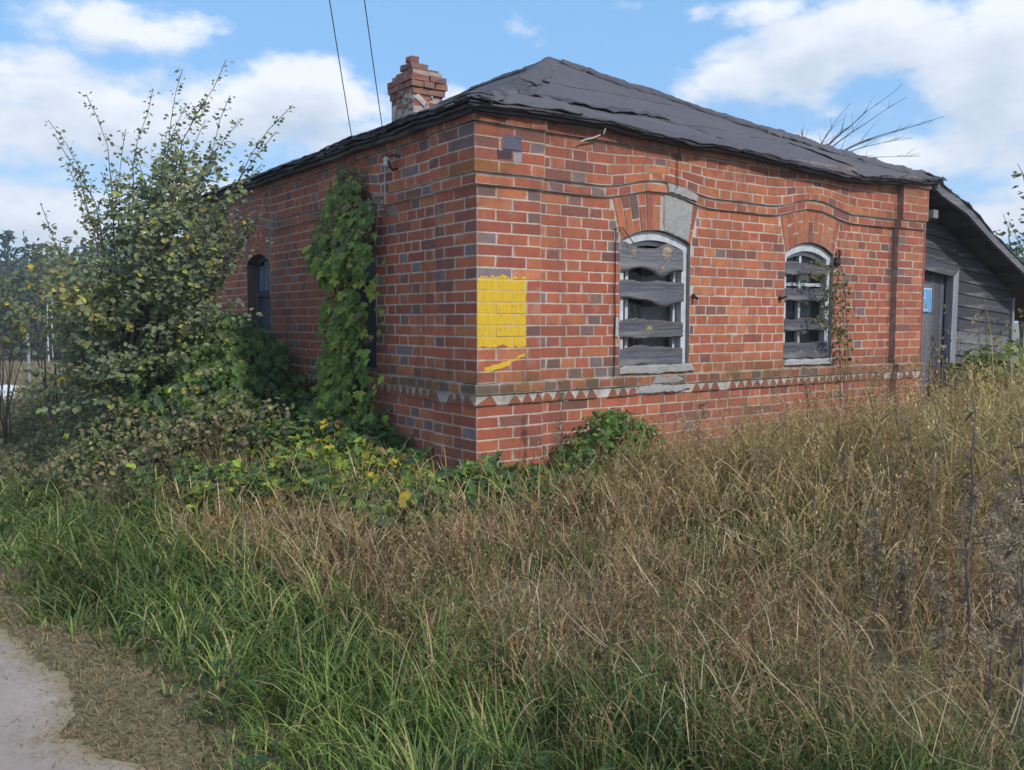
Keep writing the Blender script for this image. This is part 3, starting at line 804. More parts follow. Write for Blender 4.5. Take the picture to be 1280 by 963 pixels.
# ironwork on the front
m = MB(); m.tube([(2.033, .01, 1.677), (2.033, -.03, 1.677), (2.04, -.05, 1.665)], [.008, .010, .012], 6, (.03, .025, .025)); m.tube([(2.033, -.004, 1.69), (2.033, -.012, 1.69)], .018, 8, (.03, .02, .02)); m.build('iron_hook', M_RUST, HOUSE)
m = MB(); m.tube([(3.10, .01, 1.685), (3.10, -.035, 1.685), (3.13, -.055, 1.70)], [.008, .010, .010], 6, (.03, .025, .025)); m.tube([(3.10, -.004, 1.685), (3.10, -.012, 1.685)], .020, 8, (.03, .02, .02)); m.build('iron_hook', M_RUST, HOUSE)
m = MB(); m.box((3.86, -.03, 1.985), (3.92, -.004, 2.06), (.05, .03, .025)); m.tube([(3.89, -.03, 2.06), (3.90, -.035, 2.10), (3.89, -.03, 2.13)], .012, 6, (.09, .04, .03)); m.tube([(3.83, -.03, 2.02), (3.90, -.04, 2.01)], .010, 6, (.05, .03, .03)); m.build('iron_hinge', M_RUST, HOUSE)
m = MB(); m.box((1.205, -.012, 1.375), (1.235, -.001, 1.52), (.42, .44, .47)); m.build('tin_strip', M_WHITE, HOUSE)
pts = [(1.20+.012*mnoise.noise(Vector((z*5, 2, 0))), -.012, z) for z in np.linspace(1.08, 2.17, 26)]
m = MB(); m.tube(pts, .0045, 5, (.03, .025, .025)); m.tube([(1.20, -.012, 2.17), (1.26, -.02, 2.175), (1.36, -.04, 2.06)], .004, 5, (.03, .03, .03)); m.build('drip_wire', M_CABLE, HOUSE)
# insulator on the left wall
m = MB(); m.tube([(-.04, 1.02, 2.62), (-.09, 1.0, 2.60), (-.115, 1.0, 2.625), (-.115, 1.03, 2.67)], .010, 6, (.03, .03, .035)); m.tube([(-.04, .98, 2.70), (-.09, .99, 2.71), (-.115, 1.03, 2.70)], .009, 6, (.14, .05, .04)); hk = m.build('insulator_hook', M_RUST, HOUSE)
m = MB(); m.tube([(-.115, 1.045, 2.63), (-.115, 1.045, 2.645), (-.115, 1.045, 2.665), (-.115, 1.045, 2.68), (-.115, 1.045, 2.70)], [.026, .032, .024, .031, .018], 12, (.62, .62, .60)); m.build('insulator', M_WHITE, hk)
m = MB(); m.tube([(-.07, 1.16, 2.68), (-.075, 1.165, 2.5), (-.07, 1.16, 2.40), (-.07, 1.16, 2.37)], .006, 6, (.50, .48, .46)); m.build('cable_end', M_CABLE, HOUSE)
m = MB(); m.tube([(-.06, 1.66, 2.50), (-.08, 1.58, 2.42), (-.08, 1.48, 2.36), (-.06, 1.36, 2.34), (-.03, 1.27, 2.345)], .009, 6, (.42, .42, .42)); m.build('cable_end', M_CABLE, HOUSE)

# ------------------------------------------------------------------ roof
EZS = [-.13, .31, .56, .97, 1.4, 1.99, 2.79, 3.4, 3.98, 4.91, 5.40]; EZV = [2.845, 2.867, 2.873, 2.885, 2.845, 2.836, 2.818, 2.778, 2.760, 2.805, 2.84]
S0, S1, T0, T1 = -.14, FW+.14, -.14, LW+.14
APX = 4.205; HALF = (S1-S0)/2
def roofz(x, y):
    ds = x-S0; dt = y-T0; es = S1-x; et = T1-y
    d = max(0., min(ds, dt, es, et)); f = d/HALF
    ez = 2.87
    fl = math.exp(-max(0, dt)/.7); ez += fl*(float(np.interp(x, EZS, EZV))+.015-2.87)
    z = ez+(APX-ez)*f
    z -= .045*math.sin(PI*min(1, f))                   # the sag of an old roof
    # rounding along hips and ridge
    z += .012*mnoise.noise(Vector((x*2.2, y*2.2, 2)))+.007*mnoise.noise(Vector((x*6, y*6, 4)))+.002*mnoise.noise(Vector((x*17, y*17, 5)))
    return z
FELT = (.078, .072, .085); FELTD = (.05, .048, .056)
nx, ny = 150, 180
vs = []
for i in range(nx+1):
    for j in range(ny+1):
        x = S0+(S1-S0)*i/nx; y = T0+(T1-T0)*j/ny
        if i in (0, nx): x += .02*mnoise.noise(Vector((y*6, 1, 0)))
        if j in (0, ny): y += .02*mnoise.noise(Vector((x*6, 2, 0)))
        vs.append((x, y, roofz(x, y)))
vs = np.array(vs); idx = np.arange((nx+1)*(ny+1)).reshape(nx+1, ny+1)
Q = np.stack([idx[:-1, :-1], idx[1:, :-1], idx[1:, 1:], idx[:-1, 1:]], -1).reshape(-1, 4)
ROOF = place('roof', vs, [Q], M_FELT, HOUSE, np.tile(FELT, (len(vs), 1)), smooth=True)
md = ROOF.modifiers.new('thickness', 'SOLIDIFY'); md.thickness = .02; md.offset = -1
# eave boards below the felt
m = MB()
for i in range(24):
    x0 = S0+.02+(S1-S0-.04)*i/24; x1 = S0+.02+(S1-S0-.04)*(i+1)/24
    z0 = roofz(x0, T0+.02)-.03; z1 = roofz(x1, T0+.02)-.03
    m.add([(x0, T0+.015, z0), (x1, T0+.015, z1), (x1, T0+.3, z1+.09), (x0, T0+.3, z0+.09), (x0, T0+.015, z0-.018), (x1, T0+.015, z1-.018), (x1, T0+.3, z1-.03), (x0, T0+.3, z0-.03)],
          [(4,5,1,0),(4,7,6,5),(0,1,2,3)], (.06, .055, .055))
for i in range(28):
    y0 = T0+.02+(T1-T0-.04)*i/28; y1 = T0+.02+(T1-T0-.04)*(i+1)/28; z0 = roofz(S0+.02, y0)-.03; z1 = roofz(S0+.02, y1)-.03
    m.add([(S0+.015, y0, z0), (S0+.015, y1, z1), (S0+.3, y1, z1+.09), (S0+.3, y0, z0+.09), (S0+.015, y0, z0-.03), (S0+.015, y1, z1-.03), (S0+.3, y1, z1-.04), (S0+.3, y0, z0-.04)],
          [(4,0,1,5),(4,5,6,7),(0,3,2,1)], (.06, .055, .055))
m.build('eave_board', M_WOODH, ROOF)
def feltsheet(corners, lift, seed, nu=60, nv=20, name='felt_sheet', rag=.03, col=FELT, th=.008, crumple=.006, curl=.0):
    c = [Vector((*p, 0)) for p in corners]; vs = []
    for j in range(nv+1):
        for i in range(nu+1):
            u, v = i/nu, j/nv
            p = (c[0]*(1-u)+c[1]*u)*(1-v)+(c[3]*(1-u)+c[2]*u)*v
            e = rag*(mnoise.noise(Vector((p.x*3, p.y*3, seed)))+.3*mnoise.noise(Vector((p.x*14, p.y*14, seed)))+.18*mnoise.noise(Vector((p.x*40, p.y*40, seed))))
            if j == 0: p = p+Vector((e*.5, e, 0))
            if j == nv: p = p+Vector((e*.5, -e, 0))
            if i in (0, nu): p = p+Vector((e, e*.3, 0))
            z = roofz(p.x, p.y)+lift+crumple*mnoise.noise(Vector((p.x*9, p.y*9, seed)))+crumple*.8*abs(mnoise.noise(Vector((p.x*3, p.y*11, seed+2))))
            if curl: z += curl*max(0, 1-4*min(v, 1-v, u, 1-u))*(.5+mnoise.noise(Vector((p.x*5, p.y*5, seed+4))))
            vs.append((p.x, p.y, z))
    idx = np.arange((nu+1)*(nv+1)).reshape(nv+1, nu+1)
    Q = np.stack([idx[:-1, :-1], idx[:-1, 1:], idx[1:, 1:], idx[1:, :-1]], -1).reshape(-1, 4)
    o = place(name, vs, [Q], M_FELT, ROOF, np.tile(col, (len(vs), 1)), smooth=True)
    md = o.modifiers.new('thickness', 'SOLIDIFY'); md.thickness = th; md.offset = -1
    return o
L1, L2 = (.088, .08, .092), (.10, .094, .10)
feltsheet([(.10, -.16), (2.6, -.165), (2.7, .80), (.95, .62)], .006, 1, 80, 26, rag=.02, col=L1, crumple=.006)
feltsheet([(2.5, -.165), (5.0, -.17), (4.35, .66), (2.55, .78)], .009, 2, 80, 26, rag=.02, col=L1, crumple=.006)
feltsheet([(.80, .55), (4.45, .62), (3.65, 1.55), (1.75, 1.45)], .013, 3, 90, 26, rag=.03, col=L1, crumple=.004, curl=.003)
feltsheet([(1.6, 1.38), (3.8, 1.45), (2.75, 2.5), (2.5, 2.5)], .018, 4, 60, 26, rag=.03, col=(.08, .074, .086), crumple=.004, curl=.003)
feltsheet([(-.17, -.17), (.75, -.175), (1.1, .55), (.55, .50)], .018, 5, 50, 30, rag=.03, col=L2, crumple=.015, curl=.006)
feltsheet([(.55, .30), (2.4, .62), (2.3, .70), (.70, .52)], .028, 14, 70, 6, rag=.02, col=FELTD, crumple=.02)
feltsheet([(4.3, -.17), (5.30, -.16), (4.9, .5), (4.0, .62)], .020, 7, 44, 26, rag=.03, col=L2, crumple=.014, curl=.006)
feltsheet([(4.6, .15), (5.25, .0), (4.8, .8), (4.1, 1.0)], .026, 8, 36, 24, rag=.03, col=FELT, crumple=.014, curl=.004)
for k in range(4):   # left slope
    y0 = .3+k*1.55
    feltsheet([(-.17, y0-.1), (-.17, y0+1.55), (.9, y0+1.5), (.9, y0+.5 if k == 0 else y0-.05)], .015+.008*(k % 2), 20+k, 50, 24, rag=.03, col=FELT, crumple=.010)
# strips laid over hips and ridge
def cap(p0, p1, wid, lift, seed, name='hip_cap', col=FELTD, n=70, amp=.03):
    p0, p1 = Vector((*p0, 0)), Vector((*p1, 0)); d = (p1-p0).normalized(); s = Vector((-d.y, d.x, 0)); m = MB(); vs = []
    K = 8
    for i in range(n+1):
        q = p0+(p1-p0)*i/n
        w_ = wid*(1+.35*mnoise.noise(Vector((i*.21, seed, 0)))+.25*mnoise.noise(Vector((i*.9, seed, 0))))
        for k in range(K+1):
            v = (k/K-.5)*2; p = q+s*(v*w_+.02*mnoise.noise(Vector((i*.17, seed+3, 0))))
            base = roofz(q.x, q.y) if abs(v) < .01 else max(roofz(p.x, p.y), roofz(q.x, q.y)-w_*abs(v)*.62)
            z = base+lift*(1-.5*v*v)+amp*.5*mnoise.noise(Vector((i*.25, v*2, seed)))+amp*.35*mnoise.noise(Vector((i*.8, v*3, seed+1)))
            vs.append((p.x, p.y, z))
    fs = [(i*(K+1)+k, (i+1)*(K+1)+k, (i+1)*(K+1)+k+1, i*(K+1)+k+1) for i in range(n) for k in range(K)]
    m.add(vs, fs, col); o = m.build(name, M_FELT, ROOF, True)
    md = o.modifiers.new('thickness', 'SOLIDIFY'); md.thickness = .012; md.offset = -1; return o
RM = (S0+S1)/2
cap((-.14, -.14), (RM, RM-.0), .13, .03, 31); cap((1.2, 1.2), (RM+.03, RM+.03), .15, .040, 33, col=FELT)
cap((S1, -.14), (RM, S1-RM-.14), .14, .04, 34, amp=.04); cap((S1-.9, .75), (RM+.1, RM-.1), .10, .062, 35, col=FELT, amp=.04); cap((S1-.1, -.05), (S1-1.2, 1.05), .20, .055, 36, col=L2, amp=.045)
cap((RM, RM), (RM, T1-HALF), .15, .03, 37, name='ridge_cap')
cap((-.14, T1), (RM, T1-HALF), .13, .03, 38); cap((S1, T1), (RM, T1-HALF), .13, .03, 39)
# ragged layered felt along the eaves
def eave(side, a0, a1, out, drop, lift, seed, col):
    n = int((a1-a0)/.022); vs = []
    for i in range(n+1):
        a = a0+(a1-a0)*i/n
        rg = .5+.5*mnoise.noise(Vector((a*3, seed, 0)))+.22*mnoise.noise(Vector((a*13, seed, 0)))+.10*mnoise.noise(Vector((a*40, seed, 0)))
        dr = drop*max(.15, rg)
        drop_ = 0
        for (d, dz) in ((.16, 0), (.05, .004), (-.0, -.004), (-out*.8, -.25*dr-.006), (-out, -dr), (-out+.012, -dr-.004), (-out+.02, -dr*.4)):
            x, y = (a, T0+d) if side == 'R' else (S0+d, a)
            zb = roofz(min(max(x, S0), S1), min(max(y, T0), T1))
            vs.append((x, y, zb+lift+dz+.006*mnoise.noise(Vector((a*9, d*20, seed)))))
    K = 7; fs = [(i*K+k, i*K+k+1, (i+1)*K+k+1, (i+1)*K+k) for i in range(n) for k in range(K-1)]
    m = MB(); m.add(vs, fs, col); return m.build('felt_edge', M_FELT, ROOF, True)
eave('R', S0-.03, S1+.02, .02, .045, .004, 41, FELTD); eave('R', S0-.03, 2.4, .03, .04, .015, 42, FELT); eave('R', 2.3, S1, .025, .045, .015, 43, FELT); eave('R', 4.0, S1+.04, .04, .05, .03, 44, L2)
eave('L', S0-.03, T1, .02, .05, .004, 51, FELTD); eave('L', S0-.03, 3.2, .04, .05, .03, 52, FELTD); eave('L', .2, T1, .03, .045, .045, 53, FELT); eave('L', S0-.03, 2.1, .05, .045, .055, 54, L1)
# a bent nail at the eave and loose lime run down the bricks
m = MB(); m.tube([(.97, -.10, 2.80), (.90, -.085, 2.77), (.84, -.082, 2.755), (.80, -.08, 2.735)], .006, 5, (.60, .56, .52)); m.build('lime_run', M_PLASTER, HOUSE)
m = MB(); m.tube([(.97, -.13, 2.80), (.98, -.14, 2.84)], .004, 5, (.6, .6, .6)); m.build('wire_end', M_CABLE, HOUSE)
m = MB(); pts = [(1.785+.015*mnoise.noise(Vector((z*14, 1, 1))), -.055-(.018 if z > 2.76 else 0), z) for z in np.linspace(2.50, 2.83, 20)]
m.tube(pts, .004, 4, (.05, .04, .04)); m.build('crack_line', M_CABLE, HOUSE)

# ------------------------------------------------------------------ chimney
CH = MB(); cx0, cy0 = 1.90, 4.22; W_, D_ = .38, .50
base_z = roofz(cx0, cy0)-.25
CH.box((cx0-.004, cy0-.004, base_z), (cx0+W_+.004, cy0+D_+.004, 4.36), (.46, .40, .37))
CHO = CH.build('chimney', M_MORTAR, HOUSE)
offs = [.03, .035, .03, .03, .012, .008, .0, .004, .0, .03, .045, .05, .03]
z = base_z
def cbrick(a, b, col):
    j = lambda: random.uniform(-.011, .011)
    x0, y0, z0 = a; x1, y1, z1 = b; m = MB()
    m.add([(x0+j(),y0+j(),z0),(x1+j(),y0+j(),z0),(x1+j(),y1+j(),z0),(x0+j(),y1+j(),z0),(x0+j(),y0+j(),z1+j()),(x1+j(),y0+j(),z1+j()),(x1+j(),y1+j(),z1+j()),(x0+j(),y1+j(),z1+j())],
          [(0,3,2,1),(4,5,6,7),(0,1,5,4),(1,2,6,5),(2,3,7,6),(3,0,4,7)], col)
    m.build('brick', M_BRICK, CHO)
rows = int((4.34-base_z)/.0745)
CC = [(.36,.12,.08), (.31,.10,.075), (.27,.09,.07), (.40,.15,.10), (.22,.11,.10)]
CD = [(.24,.12,.10), (.19,.11,.10), (.30,.13,.09)]
for k in range(rows+3):
    z0 = base_z+k*.0745; z1 = z0+.065
    top = rows-k
    o = [.045, .040, .028][0] if top in (1, 2) else (.025 if top == 3 else (.004 if 3 < top < 8 else .022))
    pal = CD if top <= 3 else CC
    if top > 0:
        x = cx0-o
        n = 2 if k % 2 else 3
        xs = np.linspace(cx0-o, cx0+W_+o, n+1)
        for i in range(n):
            if top in (4, 5) and i == 0 and random.random() < .0: continue
            cbrick((xs[i]+.004, cy0-o, z0), (xs[i+1]-.006, cy0+.11, z1), random.choice(pal))
            cbrick((xs[i]+.004, cy0+D_-.11, z0), (xs[i+1]-.006, cy0+D_+o, z1), random.choice(pal))
        n = 2 if k % 2 else 2
        ysn = np.linspace(cy0+.116, cy0+D_-.116, n+1)
        for i in range(n):
            cbrick((cx0-o, ysn[i]+.004, z0), (cx0+.11, ysn[i+1]-.004, z1), random.choice(pal))
            cbrick((cx0+W_-.11, ysn[i]+.004, z0), (cx0+W_+o, ysn[i+1]-.004, z1), random.choice(pal))
    else:
        # broken crown
        w1 = (.34, .22, .10)[-top if -top < 3 else 2]
        cbrick((cx0-.01, cy0+.0-top*.03, z0), (cx0+w1, cy0+.13, z1), random.choice(CD)); cbrick((cx0-.01, cy0+.14, z0), (cx0+.11, cy0+.38+top*.1, z1), random.choice(CD))
def cpatch(poly, face):
    n = len(poly); m = MB(); cen = np.mean(poly, 0); vs = []
    for p in poly: vs.append((p[0], cy0-.008, p[1]) if face == 'y' else (cx0-.008, p[0], p[1]))
    for p in poly:
        q = cen+(np.array(p)-cen)*.85; vs.append((q[0], cy0-.022, q[1]) if face == 'y' else (cx0-.022, q[0], q[1]))
    fs = [(i, (i+1) % n, n+(i+1) % n, n+i) for i in range(n)]; vs.append((cen[0], cy0-.026, cen[1]) if face == 'y' else (cx0-.026, cen[0], cen[1]))
    fs += [(n+i, n+(i+1) % n, 2*n) for i in range(n)]; m.add(vs, fs, (.50, .45, .42)); m.build('lime_patch', M_PLASTER, CHO)
zc = 4.34
cpatch([(cx0+.0, zc-.30), (cx0+.14, zc-.40), (cx0+.17, zc-.33), (cx0+.05, zc-.24)], 'y'); cpatch([(cx0+.0, zc-.46), (cx0+.12, zc-.56), (cx0+.19, zc-.52), (cx0+.10, zc-.43)], 'y')
cpatch([(cx0+.19, zc-.24), (cx0+.25, zc-.30), (cx0+.25, zc-.2), (cx0+.20, zc-.19)], 'y')
cpatch([(cy0+.0, zc-.18), (cy0+.0, zc-.32), (cy0+.1, zc-.30), (cy0+.2, zc-.26), (cy0+.35, zc-.20), (cy0+.4, zc-.15), (cy0+.2, zc-.13)], 'x'); cpatch([(cy0+.36, zc-.3), (cy0+.5, zc-.32), (cy0+.5, zc-.55), (cy0+.42, zc-.5)], 'x')

#@@PART2@@
# ------------------------------------------------------------------ wooden shed at the right end
SHED = thing('wooden_shed', 'dark weathered plank shed with lean-to roof and door beside the brick house', 'shed', (5.10, .203, .28), rz=math.atan2(.148, .989), local=True)
SZ = .28
def shz(u): return float(np.interp(u, [-.4, .19, .38, 1.06, 1.94, 3.10, 5.2], [2.88, 2.84, 2.775, 2.655, 2.385, 2.065, 1.45]))
GW = [(.05, .052, .07), (.065, .065, .08), (.04, .04, .055), (.09, .09, .11), (.12, .115, .125), (.06, .05, .05)]
zt = -.05
for k in range(18):
    z0 = .25-SZ+k*.142; th = random.uniform(-.006, .006)
    for (ua, ub) in ((-.1, .62), (1.70, 3.66)) if z0+SZ < 1.98 else ((-.1, 1.75), (1.76, 3.66)):
        # clip each plank under the sloping roof
        def top(u): return z0+.136+zt*(u-1.7)
        if z0+SZ+.02+zt*(ua-1.7) > shz(ua)-.06: continue
        n = 10; lo = []; hi = []
        for i in range(n+1):
            u = ua+(ub-ua)*i/n; lz = z0+zt*(u-1.7); hz_ = top(u); cap_ = shz(u)-SZ-.03
            if lz >= cap_-.01: break
            lo.append((u, lz+.004*mnoise.noise(Vector((u*3, k, 0))))); hi.append((u, min(hz_, cap_)+.004*mnoise.noise(Vector((u*3, k, 5)))))
        if len(lo) < 2: continue
        n = len(lo)-1; c = tuple(x_*.75 for x_ in random.choice(GW))  # upper planks darkened in colour for shade under the roof edge, lower ones paler
        if z0+SZ < 1.25 and ua > 1: c = random.choice([(.22, .21, .22), (.26, .25, .25), (.15, .14, .15)])
        if 1.40 < z0+SZ < 1.5 and ua > 1: c = (.24, .17, .11)
        o = th; m = MB(); vs = []
        for (p, q) in zip(lo, hi): vs += [(p[0], o-.012, p[1]), (q[0], o, q[1]), (q[0], o+.025, q[1]), (p[0], o+.025, p[1])]
        fs = [(i*4+k_, (i+1)*4+k_, (i+1)*4+(k_+1) % 4, i*4+(k_+1) % 4) for i in range(n) for k_ in range(4)]+[(3,2,1,0), (n*4, n*4+1, n*4+2, n*4+3)]
        m.add(vs, fs, c); m.build('plank', M_WOODH, SHED)
m = MB()
m.box((-.1, .03, 0), (.62, .06, 2.3), (.03,.03,.035)); m.box((.62, .12, -.05), (1.70, .14, 1.8), (.02,.02,.02))
# body behind the planks
for (a, b, c, d) in (((1.7, .03, -.1), (3.64, .03, -.1), (3.64, .03, shz(3.64)-SZ-.06), (1.7, .03, shz(1.7)-SZ-.06)), ((.62, .03, 1.74), (1.7, .03, 1.74), (1.7, .03, shz(1.7)-SZ-.06), (.62, .03, shz(.62)-SZ-.06))): m.add([a, b, c, d], [(0,1,2,3)], (.02,.02,.02))
m.build('back_wall', M_WOODH, SHED)
for k in range(11):
    m = MB(); z0 = -.03+k*.142
    if z0+.14 > shz(3.66)-SZ: break
    m.box((3.64, .0, z0), (3.665, 4.2, z0+.136), random.choice(GW)); m.build('side_plank', M_WOODH, SHED)
m = MB(); m.add([(3.63, -.035, -.05), (3.70, -.035, -.05), (3.70, -.035, 1.50), (3.63, -.035, 1.50), (3.63, .02, -.05), (3.70, .02, -.05), (3.70, .02, 1.50), (3.63, .02, 1.50)], [(0,1,2,3), (1,5,6,2), (4,0,3,7), (3,2,6,7)], (.36, .36, .37)); m.build('corner_board', M_WOODV, SHED)
# door
m = MB(); m.box((.60, -.045, -.05), (.92, .0, 1.60), (.17, .185, .22)); o_ = m.build('door_jamb', M_WOODV, SHED)
m = MB(); m.add([(1.49, -.05, -.05), (1.655, -.05, -.05), (1.70, -.05, 1.79), (1.545, -.05, 1.70), (1.49, .03, -.05), (1.655, .03, -.05), (1.70, .03, 1.79), (1.545, .03, 1.70)], [(0,1,2,3), (1,5,6,2), (4,0,3,7), (3,2,6,7)], (.34, .35, .38)); m.build('door_jamb', M_WOODV, SHED)
m = MB(); m.add([(.5, -.055, 1.765), (1.545, -.055, 1.70), (1.70, -.055, 1.80), (.5, -.055, 1.885), (.5, .02, 1.765), (1.545, .02, 1.70), (1.70, .02, 1.80), (.5, .02, 1.885)], [(0,1,2,3), (4,0,3,7), (0,4,5,1), (3,2,6,7), (1,5,6,2)], (.09, .09, .11)); m.build('door_header', M_WOODH, SHED)
DOOR = thing('door', '', '', (1.2, .05, 0)); 
del DOOR['label'], DOOR['category']; DOOR.parent = SHED
for i, c in enumerate([(.07, .06, .065), (.10, .095, .10), (.13, .125, .135), (.09, .09, .11), (.12, .12, .145)]):
    a = .86+i*.138; m = MB(); m.box((a, .05+random.uniform(-.005, .005), -.05), (a+.132, .075, 1.74), c); m.build('plank', M_WOODV, DOOR)
m = MB(); m.tube([(.98, .04, 1.58), (.985, .03, 1.50), (.985, .03, 1.38)], .007, 5, (.50, .33, .20)); m.build('bare_lath', M_WOODV, DOOR)
# house number plate on the jamb: blue enamel with white marks
pl = MB(); pl.box((.600, -.062, 1.582-SZ), (.895, -.050, 1.835-SZ), (.10, .30, .60)); PLATE = pl.build('number_plate', M_SIGN, SHED)
pl = MB(); WHT = (.62, .72, .85)
pl.box((.602, -.0655, 1.822-SZ), (.893, -.0625, 1.833-SZ), WHT); pl.box((.602, -.0655, 1.60-SZ), (.80, -.0625, 1.612-SZ), WHT); pl.box((.875, -.0655, 1.61-SZ), (.893, -.0625, 1.82-SZ), (.35, .50, .70))
pl.build('plate_edge', M_SIGN, PLATE)
def txt(s, size, x, y, z, name):
    cu = bpy.data.curves.new(name, 'FONT'); cu.body = s; cu.size = size; cu.extrude = .0008; cu.resolution_u = 2
    ob = bpy.data.objects.new(name, cu); COL.objects.link(ob)
    dg = bpy.context.evaluated_depsgraph_get(); me = bpy.data.meshes.new_from_object(ob.evaluated_get(dg)); bpy.data.objects.remove(ob)
    V = np.array([v.co[:] for v in me.vertices]); m = MB()
    m.v = [(x+p[0], y-p[2], z+p[1]) for p in V]; m.c = [WHT]*len(V)
    for pg in me.polygons:
        vs = list(pg.vertices)
        for i in range(1, len(vs)-1): m.t.append([vs[0], vs[i], vs[i+1]])
    return m.build(name, M_SIGN, PLATE)
txt('50', .105, .64, -.0645, 1.715-SZ, 'number'); txt('···', .09, .64, -.0645, 1.775-SZ, 'small_print')
# roof of the shed
def shplane(name, v0, v1, lift, th, mat, col, u0=-.35, u1=5.2, n=30, rag=0.):
    vs = []; K = 14
    for i in range(n+1):
        u = u0+(u1-u0)*i/n
        for k in range(K+1):
            v = v0+(v1-v0)*k/K; rg = rag*(mnoise.noise(Vector((u*5, 3, k*.0)))+.6*mnoise.noise(Vector((u*17, 4, 0)))) if k == 0 else 0
            vs.append((u, v+rg, shz(u)-SZ+lift+.012*mnoise.noise(Vector((u*3, v*3, lift*50)))+.008*mnoise.noise(Vector((u*11, v*9, 2)))))
    fs = [(i*(K+1)+k, (i+1)*(K+1)+k, (i+1)*(K+1)+k+1, i*(K+1)+k+1) for i in range(n) for k in range(K)]
    m = MB(); m.add(vs, fs, col); o = m.build(name, mat, SHED, True)
    md = o.modifiers.new('thickness', 'SOLIDIFY'); md.thickness = th; md.offset = -1; return o
shplane('roof', -.32, 4.5, .055, .02, M_FELT, FELT, u0=.02, rag=.02)
shplane('felt_edge', -.35, -.0, .070, .012, M_FELT, L1, u0=.0, rag=.03)
shplane('felt_edge', -.34, .3, .078, .012, M_FELT, L2, u0=.0, u1=1.2, rag=.04)
for i in range(26):   # roof boards seen from below, laid along the slope
    v = -.3+i*.19
    m = MB(); vs = []
    for u in (.08, .38, 1.06, 1.94, 3.10, 5.15):
        z = shz(u)-SZ+.035; vs += [(u, v, z), (u, v+.18, z), (u, v+.18, z+.02), (u, v, z+.02)]
    fs = [(j*4+k, (j+1)*4+k, (j+1)*4+(k+1) % 4, j*4+(k+1) % 4) for j in range(5) for k in range(4)]+[(3,2,1,0), (20,21,22,23)]
    m.add(vs, fs, random.choice([(.035,.032,.038), (.045,.04,.045)])); m.build('roof_board', M_WOODH, SHED)
m = MB(); vs = []
for u in (.13, .38, 1.06, 1.94, 3.10, 5.15):
    z = shz(u)-SZ+.055; vs += [(u, -.335, z-.09), (u, -.335, z), (u, -.30, z), (u, -.30, z-.09)]
fs = [(j*4+k, (j+1)*4+k, (j+1)*4+(k+1) % 4, j*4+(k+1) % 4) for j in range(5) for k in range(4)]+[(3,2,1,0), (20,21,22,23)]
m.add(vs, fs, (.20, .20, .23)); m.build('verge_board', M_WOODH, SHED)
m = MB(); m.box((.10, -.36, 2.22), (.22, .1, 2.30), (.26, .25, .25)); m.build('beam_end', M_WOODH, SHED)

# ------------------------------------------------------------------ overhead wires
def wire(p0, p1, sag, r, label, name='overhead_wire'):
    p0, p1 = Vector(p0), Vector(p1); m = MB(); pts = []
    for i in range(41):
        k = i/40; p = p0.lerp(p1, k); p.z -= sag*4*k*(1-k); pts.append(p)
    m.tube(pts, r, 5, (.045, .045, .05)); o = m.build(name, M_CABLE)
    tag(o, label, 'wire', 'overhead wires to the left wall')
    return o
wire((-.115, 1.045, 2.69), at(457, -8, 5.4)*1.0+(at(457, -8, 5.4)-Vector((-.115, 1.045, 2.69)))*1.6, .10, .0032, 'right-hand black wire coming down to the white insulator')
q = Vector((-.12, 1.55, 2.72)); wire(q, at(413, -8, 5.4)+(at(413, -8, 5.4)-q)*1.6, .08, .0032, 'left-hand black wire ending above the climbing vine')

# ------------------------------------------------------------------ vegetation helpers
def U(a, b, n=None): return rng.uniform(a, b, n)
HEAD = np.array([DR[1], DL[1]]); RIGHT = np.array([DR[0], DL[0]])
def view(x, y):
    dx, dy = x-CAMX, y-CAMY; f = dx*HEAD[0]+dy*HEAD[1]; r = dx*RIGHT[0]+dy*RIGHT[1]; return f, r
def pts_in(x0, x1, y0, y1, n, keep=None, near=1.4, mar=1.25):
    x = U(x0, x1, n); y = U(y0, y1, n); f, r = view(x, y)
    ok = (f > near) & (np.abs(r) < f*.571*mar+.4)
    if keep is not None: ok &= keep(x, y)
    return x[ok], y[ok]
_np = np.array([[mnoise.noise(Vector((i*.37, j*.37, .5))) for j in range(256)] for i in range(256)])
def vnoise(x, y, s=1., k=0):
    """smooth 2-D noise by table look-up, about -1..1"""
    a = (x*s/.37+37*k) % 255; b = (y*s/.37+91*k) % 255
    i = np.floor(a).astype(int); j = np.floor(b).astype(int); u = a-i; v = b-j; i1 = (i+1) % 256; j1 = (j+1) % 256
    return ((_np[i, j]*(1-u)+_np[i1, j]*u)*(1-v)+(_np[i, j1]*(1-u)+_np[i1, j1]*u)*v)*1.6
